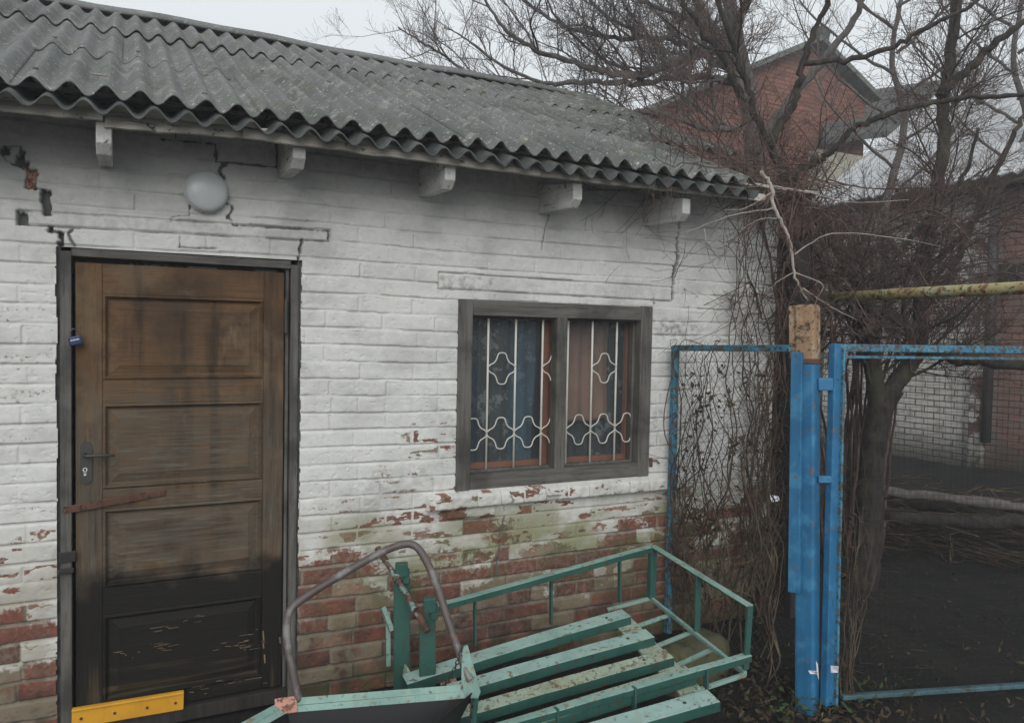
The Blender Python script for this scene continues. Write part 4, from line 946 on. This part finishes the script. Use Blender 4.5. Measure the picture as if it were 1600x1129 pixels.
m = MB(); m.box((XR-.26, (ylft+yrgt)/2, ze-.20), (.05, ylft-yrgt+.5, .13)); m.box((XR-.12, (ylft+yrgt)/2, ze-.24), (.25, ylft-yrgt+.4, .03)); part(m, 'eave_board', 'dark_wood', Yb)
dpx = wx(1546, 600, XR-.06); m = MB(); m.tube([V(XR-.09, dpx[1], .5), V(XR-.09, dpx[1], ze-.3)], .055, 12); part(m, 'downpipe', 'iron', Yb, smooth=True)
m = MB(); m.box((XR-.02, dpx[1]+.14, (ze)/2), (.12, .16, ze-.1)); part(m, 'pilaster', 'sidebrick', Yb)
wl = wx(1560, 410, XR); m = MB(); m.box((XR-.03, wl[1]-.8, wx(1575, 428, XR)[2]), (.08, 1.6, .22)); part(m, 'lintel', 'dark_wood', Yb)
# red brick house behind
YR = 7.0
def hy(x, y): return wy(x, y, YR)
pk, l_, r0 = hy(1268, 68), hy(975, 186), hy(1352, 150)
Rh = thing('brick_house', (pk[0], YR, 0), 'red brick house gable rising behind the bare trees', 'building')
m = MB(); O = [V(l_[0], YR, 0), V(r0[0], YR, 0), r0, pk, l_]; vs = O+[p+V(0, 5, 0) for p in O]
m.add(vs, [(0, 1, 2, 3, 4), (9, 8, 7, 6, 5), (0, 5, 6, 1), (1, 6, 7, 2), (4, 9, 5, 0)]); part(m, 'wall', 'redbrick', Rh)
m = MB(); T = V(0, 0, .10); pk2 = pk+V(.0, 0, .08)
for p in (l_, r0):
    e_ = p+(p-pk)*.10; vs = [pk2+V(0, -.25, 0), pk2+V(0, 5.3, 0), e_+V(0, 5.3, .05), e_+V(0, -.25, .05)]; m.add(vs+[v_-T for v_ in vs], [(0, 1, 2, 3), (7, 6, 5, 4), (0, 3, 7, 4), (0, 4, 5, 1), (2, 1, 5, 6), (3, 2, 6, 7)])
part(m, 'roof', 'slate', Rh)
q = hy(1288, 47); m = MB(); m.add([q+V(-.12, 0, -.35), q+V(.10, 0, -.35), q+V(.16, 0, -.02), q+V(-.02, 0, .10), q+V(-.12, .3, -.35), q+V(.10, .3, -.35), q+V(.16, .3, -.02), q+V(-.02, .3, .10)], [(0, 1, 2, 3), (7, 6, 5, 4), (0, 4, 5, 1), (1, 5, 6, 2), (2, 6, 7, 3), (3, 7, 4, 0)]); part(m, 'ridge_end', 'slate_dark', Rh)
m = MB()
for (x, y) in ((1180, 150), (1090, 190)): q = hy(x, y); 
An = thing('shed', (9.6, 8.4, 0), 'dark roofed shed between the red brick house and the pale roofed building', 'building')
p1, p2, p3, p4 = wy(1290, 150, 8.0), wy(1520, 118, 8.0), wy(1520, 190, 6.6), wy(1285, 215, 6.6)
m = MB(); vs = [p4, p3, p2, p1]; m.add(vs+[v_-V(0, 0, .12) for v_ in vs], [(0, 1, 2, 3), (7, 6, 5, 4), (0, 4, 5, 1), (1, 5, 6, 2), (2, 6, 7, 3), (3, 7, 4, 0)]); part(m, 'roof', 'slate_dark', An)
m = MB(); x0, x1 = p4[0]+.1, p3[0]-.1; zz = min(p3[2], p4[2])-.16; m.box(((x0+x1)/2, 7.1, zz/2), (x1-x0, .7, zz)); part(m, 'wall', 'beige', An)
# dark uprights added for the shaded gap at the corner of the outbuilding
m = MB(); p0 = gr(1222, 965); p0 = V(3.56, -.10, 0); m.bar(p0, V(3.54, -.06, 2.25), .13, .12, (1, 0, 0)); m.bar(V(3.66, .0, 0), V(3.62, .02, 2.05), .10, .05, (1, 0, 0))
o = m.build('dark_gap_fill', 'dark_wood', None, origin=p0, bevel=.01); tag(o, 'dark uprights added for the shaded gap at the right corner of the limewashed wall', 'post')

# ================================================================== TREES
def unit(v_): return v_/(np.linalg.norm(v_)+1e-9)
class Tree:
    def __init__(self, seed): self.r = np.random.default_rng(seed); self.big = MB(); self.mid = MB(); self.fine = MB(); self.n = 0
    def limb(self, pts, r0, r1, n=10, lvl='big'):
        P = smoothpath(pts, 7); r_ = np.linspace(r0, r1, len(P))*(1+self.r.normal(0, .07 if r0 < .05 else .025, len(P))); P = [P[0]]+[p+self.r.normal(0, (.0025 if q > .05 else min(.009, q*.4)), 3) for p, q in zip(P[1:], r_[1:])]
        (self.big if lvl == 'big' else self.mid).tube(P, r_, n if lvl == 'big' else 6); return P, r_
    def kids(self, P, rad, dens, lmin, lmax, depth, up=.25, spread=.9, t0=.15, bias=None, rk=.55):
        """side shoots along a path"""
        L_ = sum(np.linalg.norm(q-p) for p, q in zip(P[:-1], P[1:])); n_ = self.r.poisson(dens*L_)+(1 if depth > 1 else 0)
        for _ in range(n_):
            t_ = t0+(1-t0)*self.r.random(); i_ = min(int(t_*(len(P)-1)), len(P)-2); p = P[i_]+(P[i_+1]-P[i_])*self.r.random()
            d = unit(P[i_+1]-P[i_]); s_ = self.r.normal(size=3); s_ -= d*np.dot(s_, d); s_ = unit(s_)
            dd = unit(d*self.r.uniform(.35, 1.0)+s_*spread+V(0, 0, up)+(bias if bias is not None else 0))
            Ln_ = self.r.uniform(lmin, lmax)*(1.15-.5*t_); rr_ = min(rad[i_]*rk, .0035+.012*Ln_*Ln_*.8 if depth > 1 else .0017+.0028*Ln_)
            self.shoot(p, dd, Ln_, rr_, depth-1, dens, up)
    def shoot(self, p, d, Ln_, r0, depth, dens, up):
        if self.n > self.cap: return
        self.n += 1; st = .10 if depth > 0 else .085; k_ = max(3, int(Ln_/st)); P = [p]; dd = d
        for i_ in range(k_):
            dd = unit(dd+self.r.normal(0, .17, 3)+V(0, 0, up*.12)); p = p+dd*Ln_/k_; P.append(p)
        rr_ = np.linspace(r0, max(.0011, r0*.35), len(P)); (self.mid if r0 > .006 else self.fine).tube(P, rr_, 5 if r0 > .006 else 3, False)
        if depth > 0: self.kids(P, rr_, dens*(1.9 if depth == 1 else 1.35), Ln_*.28, Ln_*.62, depth, up, .85, .2)
    def finish(self, name, base, label, cat='tree', group=None, mats=('bark', 'twig_red'), mb_name='trunk'):
        print(name, self.n); t = thing(name, base, label, cat, group)
        if self.big.v: part(self.big, mb_name, mats[0], t, smooth=True)
        if self.mid.v: part(self.mid, 'branches', mats[0] if len(mats) < 3 else mats[2], t, smooth=True)
        if self.fine.v: part(self.fine, 'twigs', mats[1], t)
        return t
PX = lambda L__, Z0, Z1: [at(x, y, Z0+(Z1-Z0)*i/(len(L__)-1)) for i, (x, y) in enumerate(L__)]

# A: forked tree in the yard just behind the gate
A = Tree(11); A.cap = 14000
gb = V(*(at(1352, 900, 5.2)[:2]), 0); Zt = 5.2
P, R_ = A.limb([at(1340, 975, Zt), at(1350, 890, Zt), at(1357, 830, Zt), at(1360, 780, Zt), at(1364, 710, Zt), at(1374, 645, Zt), at(1396, 606, Zt)], .105, .072, 14)
limbs = [
    ([(1374, 650), (1364, 570), (1358, 490), (1340, 446), (1312, 392), (1278, 335)], 5.2, 5.0, .060, .040, 1),
    ([(1278, 335), (1240, 290), (1205, 235), (1178, 180), (1160, 110), (1135, 40), (1105, -40)], 5.0, 4.9, .032, .014, 1),
    ([(1390, 612), (1422, 568), (1438, 530), (1440, 440), (1460, 330), (1472, 230), (1480, 120), (1498, -40)], 5.2, 5.4, .062, .034, 1),
    ([(1440, 545), (1412, 508), (1375, 488), (1320, 490), (1290, 478)], 5.15, 4.9, .038, .02, 1),
    ([(1438, 545), (1480, 556), (1530, 562), (1600, 572), (1680, 560)], 5.15, 4.7, .045, .03, 1),
    ([(1215, 290), (1262, 258), (1300, 238), (1335, 200), (1380, 182), (1440, 165), (1520, 152), (1610, 150)], 4.6, 4.4, .022, .012, 1),
    ([(1203, 232), (1232, 175), (1248, 130), (1262, 75), (1290, 10), (1310, -40)], 4.95, 4.8, .026, .014, 1),
    ([(1258, 98), (1330, 92), (1400, 70), (1450, 42), (1500, 18), (1560, -20)], 4.85, 4.6, .018, .010, 1),
    ([(1470, 150), (1520, 100), (1565, 60), (1620, 20)], 5.3, 5.1, .035, .018, 1),
    ([(1178, 180), (1130, 92), (1085, 30), (1050, -20)], 4.95, 5.0, .022, .014, 1),
    ([(1450, 420), (1500, 370), (1560, 300), (1620, 270)], 5.3, 5.0, .025, .014, 1),
    ([(1360, 500), (1330, 470), (1345, 545), (1362, 600)], 5.1, 5.1, .010, .010, 1),
    ([(1440, 470), (1485, 430), (1530, 320), (1570, 240), (1600, 180)], 5.3, 5.5, .03, .014, 1),
    ([(1340, 446), (1400, 400), (1440, 350), (1500, 290), (1530, 200)], 5.0, 4.8, .02, .010, 1)]
for pts, za, zb2, ra, rb, dn in limbs:
    P, R_ = A.limb(PX(pts, za, zb2), ra, rb); A.kids(P, R_, 15, .3, 1.0, 3, up=.2, t0=.03)
A.finish('bare_tree', gb, 'dark forked bare tree with reddish twigs standing in the yard behind the gate')

# D: grey tree behind the outbuilding roof, long limbs reaching left over the ridge
Dt = Tree(23); Dt.cap = 13000
Dt.limb([at(1185, 700, 7.6), at(1182, 400, 7.5), at(1180, 250, 7.4), at(1168, 150, 7.3), at(1150, 60, 7.3), at(1128, -60, 7.3)], .13, .06, 12)
dl = [([(1172, 180), (1130, 70), (1098, 20), (1060, -50)], .06, .03), ([(1165, 130), (1120, 80), (1060, 95), (1000, 118), (940, 110), (880, 92), (820, 70), (775, 30), (745, -30)], .05, .009),
      ([(1150, 130), (1080, 120), (1000, 130), (920, 128), (850, 128), (780, 100), (730, 62), (695, 42)], .036, .005), ([(1145, 112), (1100, 85), (1040, 60), (960, 60), (880, 40), (820, 0), (790, -40)], .03, .008),
      ([(1165, 200), (1100, 200), (1020, 175), (940, 185), (870, 160), (800, 135), (740, 118), (690, 85), (650, 60), (622, 44)], .03, .006), ([(1145, 60), (1160, 20), (1190, -40)], .05, .03),
      ([(1150, 90), (1100, 40), (1020, 10), (960, -30)], .03, .012), ([(1178, 240), (1230, 160), (1290, 90), (1340, 20), (1360, -40)], .05, .02),
      ([(1160, 260), (1080, 230), (980, 205), (900, 210), (820, 200), (760, 185)], .02, .004), ([(1178, 280), (1110, 250), (1040, 262), (960, 235), (900, 240)], .016, .004),
      ([(1100, 88), (1050, 84), (990, 50), (930, 10), (900, -40)], .022, .009), ([(1000, 117), (955, 100), (900, 60), (860, 10), (850, -40)], .018, .007)]
for pts, ra, rb in dl:
    P, R_ = Dt.limb(PX(pts, 7.3, 6.6), ra, rb, 8); Dt.kids(P, R_, 10, .3, 1.1, 3, up=.42, t0=.02)
Dt.finish('bare_tree', V(*(at(1185, 700, 7.6)[:2]), 0), 'tall grey bare tree behind the outbuilding with limbs reaching over the roof ridge', mats=('bark_grey', 'twig_grey'))

# E: trees farther right beyond the yard building
for (sx, seed, lab) in ((1400, 31, 'grey bare tree rising beyond the yard near the dark roofed shed'), (1590, 37, 'bare tree at the right edge rising beyond the pale roofed building')):
    E_ = Tree(seed); E_.cap = 4000; Zt = 9.0
    Pt, Rt = E_.limb([at(sx-10, 520, Zt), at(sx-16, 330, Zt), at(sx+14, 200, Zt), at(sx-6, 90, Zt), at(sx+18, -50, Zt)], .055, .022, 10)
    for k_ in range(9):
        y0 = 300-k_*36; sg = (-1)**k_; L0 = 130+E_.r.uniform(0, 70)
        P, R_ = E_.limb([at(sx, y0, Zt), at(sx+sg*L0*.4, y0-50, Zt-.3), at(sx+sg*L0*.8, y0-120, Zt-.5), at(sx+sg*L0, y0-210, Zt-.6)], .020, .005, 6); E_.kids(P, R_, 6.5, .35, 1.1, 3, up=.45)
    E_.finish('bare_tree', V(*(at(sx-10, 520, Zt)[:2]), 0), lab, mats=('bark_grey', 'twig_grey'))

# F: arching thicket of reddish canes between corner and gate
for (cx_, cy_, seed, lab, n_) in ((3.72, .20, 41, 'tangled reddish thicket spilling over the corner of the roof', 26), (5.0, .7, 47, 'tangled reddish thicket arching over the gas pipe', 26)):
    Fk = Tree(seed); Fk.cap = 3000
    for k_ in range(n_):
        b0 = V(cx_+Fk.r.normal(0, .16), cy_+Fk.r.normal(0, .16), 0); an = Fk.r.uniform(0, 6.28); hgt = Fk.r.uniform(1.9, 2.7); sp = Fk.r.uniform(.3, 1.3)
        dv = V(math.cos(an), math.sin(an), 0)*sp
        P, R_ = Fk.limb([b0, b0+dv*.1+V(0, 0, hgt*.5), b0+dv*.35+V(0, 0, hgt*.9), b0+dv*.8+V(0, 0, hgt*1.02), b0+dv*1.15+V(0, 0, hgt*.88)], .012, .003, 6, 'mid')
        Fk.kids(P, R_, 5.5, .2, .75, 2, up=-.05, t0=.45, spread=1.0)
    Fk.finish('thicket', V(cx_, cy_, 0), lab, 'shrub', mats=('twig_red', 'twig_red'))

# G: vine on the corner of the wall with its pale stem
Gv = Tree(53); Gv.cap = 3200
for k_ in range(26):
    x = 3.34+Gv.r.normal(0, .10); P = [V(x, -.05, .0)]; dr = Gv.r.normal(0, .02)
    for j in range(16): P.append(P[-1]+V(dr*.6+Gv.r.normal(0, .055), Gv.r.normal(0, .012), .155)); P[-1][1] = min(-.02, max(-.20, P[-1][1])); P[-1][0] = min(3.52, max(3.08, P[-1][0]))
    rr_ = np.linspace(.0055, .002, len(P))*Gv.r.uniform(.5, 1.4); Gv.mid.tube(smoothpath(P, 3), np.interp(np.linspace(0, 1, (len(P)-1)*3+1), np.linspace(0, 1, len(P)), rr_), 5, False)
    Gv.kids(P, rr_, 7, .08, .3, 1, up=-.2, t0=.2, spread=1)
for k_ in range(60):      # tangle lying over the broken roof corner
    p = V(Gv.r.uniform(2.75, 3.65), Gv.r.uniform(-.42, .5), 0); p[2] = 2.44+SL*(p[1]+.4)+Gv.r.random()*.08; Gv.shoot(p, unit(V(Gv.r.normal(-.5, .7), Gv.r.normal(0, .5), Gv.r.normal(.25, .3))), Gv.r.uniform(.3, .9), .005, 2, 6, .05)
for k_ in range(34):      # fringe hanging at the eave
    p = V(Gv.r.uniform(2.85, 3.6), -.36+Gv.r.normal(0, .07), 2.38+Gv.r.random()*.14); Gv.shoot(p, unit(V(Gv.r.normal(-.1, .6), Gv.r.normal(0, .3), Gv.r.normal(-.3, .5))), Gv.r.uniform(.2, .5), .004, 1, 7, -.35)
Gv.mid and Gv.finish('climbing_vine', V(3.3, -.05, 0), 'dry vine stems climbing the right corner of the limewashed wall', 'vine', mats=('vine', 'twig_red'))
Pv = Tree(59); Pv.cap = 500
P, R_ = Pv.limb(PX([(1190, 268), (1205, 290), (1208, 318), (1222, 348), (1236, 385), (1240, 425), (1232, 432), (1262, 470)][:6]+[(1250, 448), (1262, 470)], 3.45, 3.45), .0095, .0045, 7)
Pv.kids(P, R_, 14, .12, .45, 2, up=-.1, spread=1)
for pts in ([(1208, 325), (1150, 335), (1100, 352), (1062, 367)], [(1222, 342), (1190, 342), (1155, 360)], [(1208, 300), (1165, 325), (1130, 328)], [(1100, 358), (1104, 385), (1115, 415), (1127, 432)], [(1240, 425), (1215, 440), (1205, 450)], [(1250, 448), (1300, 480), (1340, 500)], [(1240, 425), (1285, 445), (1275, 470), (1262, 520)], [(1236, 400), (1300, 365), (1400, 372), (1470, 385)], [(1205, 290), (1260, 300), (1330, 316), (1420, 312)]):
    P, R_ = Pv.limb(PX(pts, 3.45, 3.50), .0034, .0012, 5); Pv.kids(P, R_, 9, .06, .28, 1, up=-.1)
Pv.finish('hanging_branch', at(1190, 268, 3.45), 'pale leafless branch hanging in front of the wall corner above the ochre post top', 'branch', mats=('twig_pale', 'twig_red'), mb_name='stem')

# H: dry creeper on the chain link panel, with clumps of dead leaves
Hv = Tree(61); Hv.cap = 500
for k_ in range(46):
    s_ = Hv.r.uniform(.02, Ln); P = [A0+fd*s_+V(0, 0, .02+Hv.r.random()*.3)]; nseg = int(Hv.r.integers(7, 15))
    for j in range(nseg):
        q = P[-1]+fd*Hv.r.normal(0, .05)+V(Hv.r.normal(0, .012), 0, .115); off_ = np.dot(q-A0, fd); q = q-fd*(off_-min(max(off_, .01), Ln)); q[0] = np.clip(q[0], 2.60, 2.74); q[2] = min(q[2], 1.64); P.append(q)
    P = smoothpath(P, 3); rr_ = np.linspace(.0042, .0013, len(P))*Hv.r.uniform(.35, 1.5); Hv.mid.tube(P, rr_, 5, False); Hv.kids(P, rr_, 2.2, .08, .3, 1, up=-.2, spread=1)
Ht = Hv.finish('dry_creeper', A0+V(0, -.4, 0), 'dry creeper with curled dead leaves tangled in the blue framed panel', 'vine', mats=('vine', 'vine'))
m = MB(); r_ = np.random.default_rng(67)
cl = [(r_.uniform(.05, Ln), r_.uniform(.3, 1.5)) for _ in range(44)]+[(.50, 1.12), (.52, 1.10), (.48, 1.14), (.38, 1.28)]
for (s_, z) in cl:
    for q in range(int(r_.integers(4, 15))): leaf(m, A0+fd*(s_+r_.normal(0, .022))+V(r_.normal(-.01, .025), 0, z+r_.normal(0, .045)), r_.uniform(.010, .026), r_)
part(m, 'dead_leaves', 'deadleaf', Ht)
# creeper on the gate edge
Kv = Tree(71); Kv.cap = 200; 
for k_ in range(12):
    P = [at(1322+Kv.r.normal(0, 8), 1085, 3.45)]
    for j in range(int(Kv.r.integers(6, 13))): P.append(P[-1]+V(Kv.r.normal(0, .02), Kv.r.normal(0, .012), .10))
    rr_ = np.linspace(.003, .001, len(P)); Kv.mid.tube(smoothpath(P, 2), np.interp(np.linspace(0, 1, (len(P)-1)*2+1), np.linspace(0, 1, len(P)), rr_), 4, False); Kv.kids(P, rr_, 3, .08, .25, 1, up=-.1)
Kt = Kv.finish('dry_creeper', at(1322, 1095, 3.45), 'thin dry creeper climbing the netting beside the gate stile', 'vine', mats=('vine', 'vine'))
m = MB()
for (x, y) in ((1325, 810), (1330, 825), (1335, 865), (1318, 900), (1322, 1095), (1330, 1110), (1320, 955)):
    for q in range(9): leaf(m, at(x+r_.normal(0, 5), y+r_.normal(0, 9), 3.43), r_.uniform(.007, .02), r_)
part(m, 'dead_leaves', 'deadleaf', Kt)
# small stick on the roof
m = MB(); p = V(-.12, -.30, 2.49+SL*.1+.012); m.tube([p, p+V(.05, -.03, -.006)], .004, 6); o = m.build('stick', 'twig_pale', None, origin=p); tag(o, 'short pale stick lying on the corrugated roof near the eave', 'stick')

# ================================================================== haze volume added to veil the yard and lift the blacks
m = MB(); m.box((2, 60, 6), (130, 160, 16.0)); m.v = [(x, y, (-1.5 if z < 0 else 14.0)) for x, y, z in m.v]
hz = bpy.data.materials.new('added_haze'); hz.use_nodes = True; hn = hz.node_tree; hn.nodes.remove(hn.nodes['Principled BSDF'])
pv = hn.nodes.new('ShaderNodeVolumePrincipled'); pv.inputs['Density'].default_value = .009; pv.inputs['Color'].default_value = (.9, .93, .96, 1); pv.inputs['Anisotropy'].default_value = .3
hn.links.new(pv.outputs[0], hn.nodes['Material Output'].inputs['Volume']); MAT['haze'] = hz
o = m.build('haze', 'haze'); o['kind'] = 'stuff'; tag(o, 'thin grey haze added over the whole yard', 'haze')
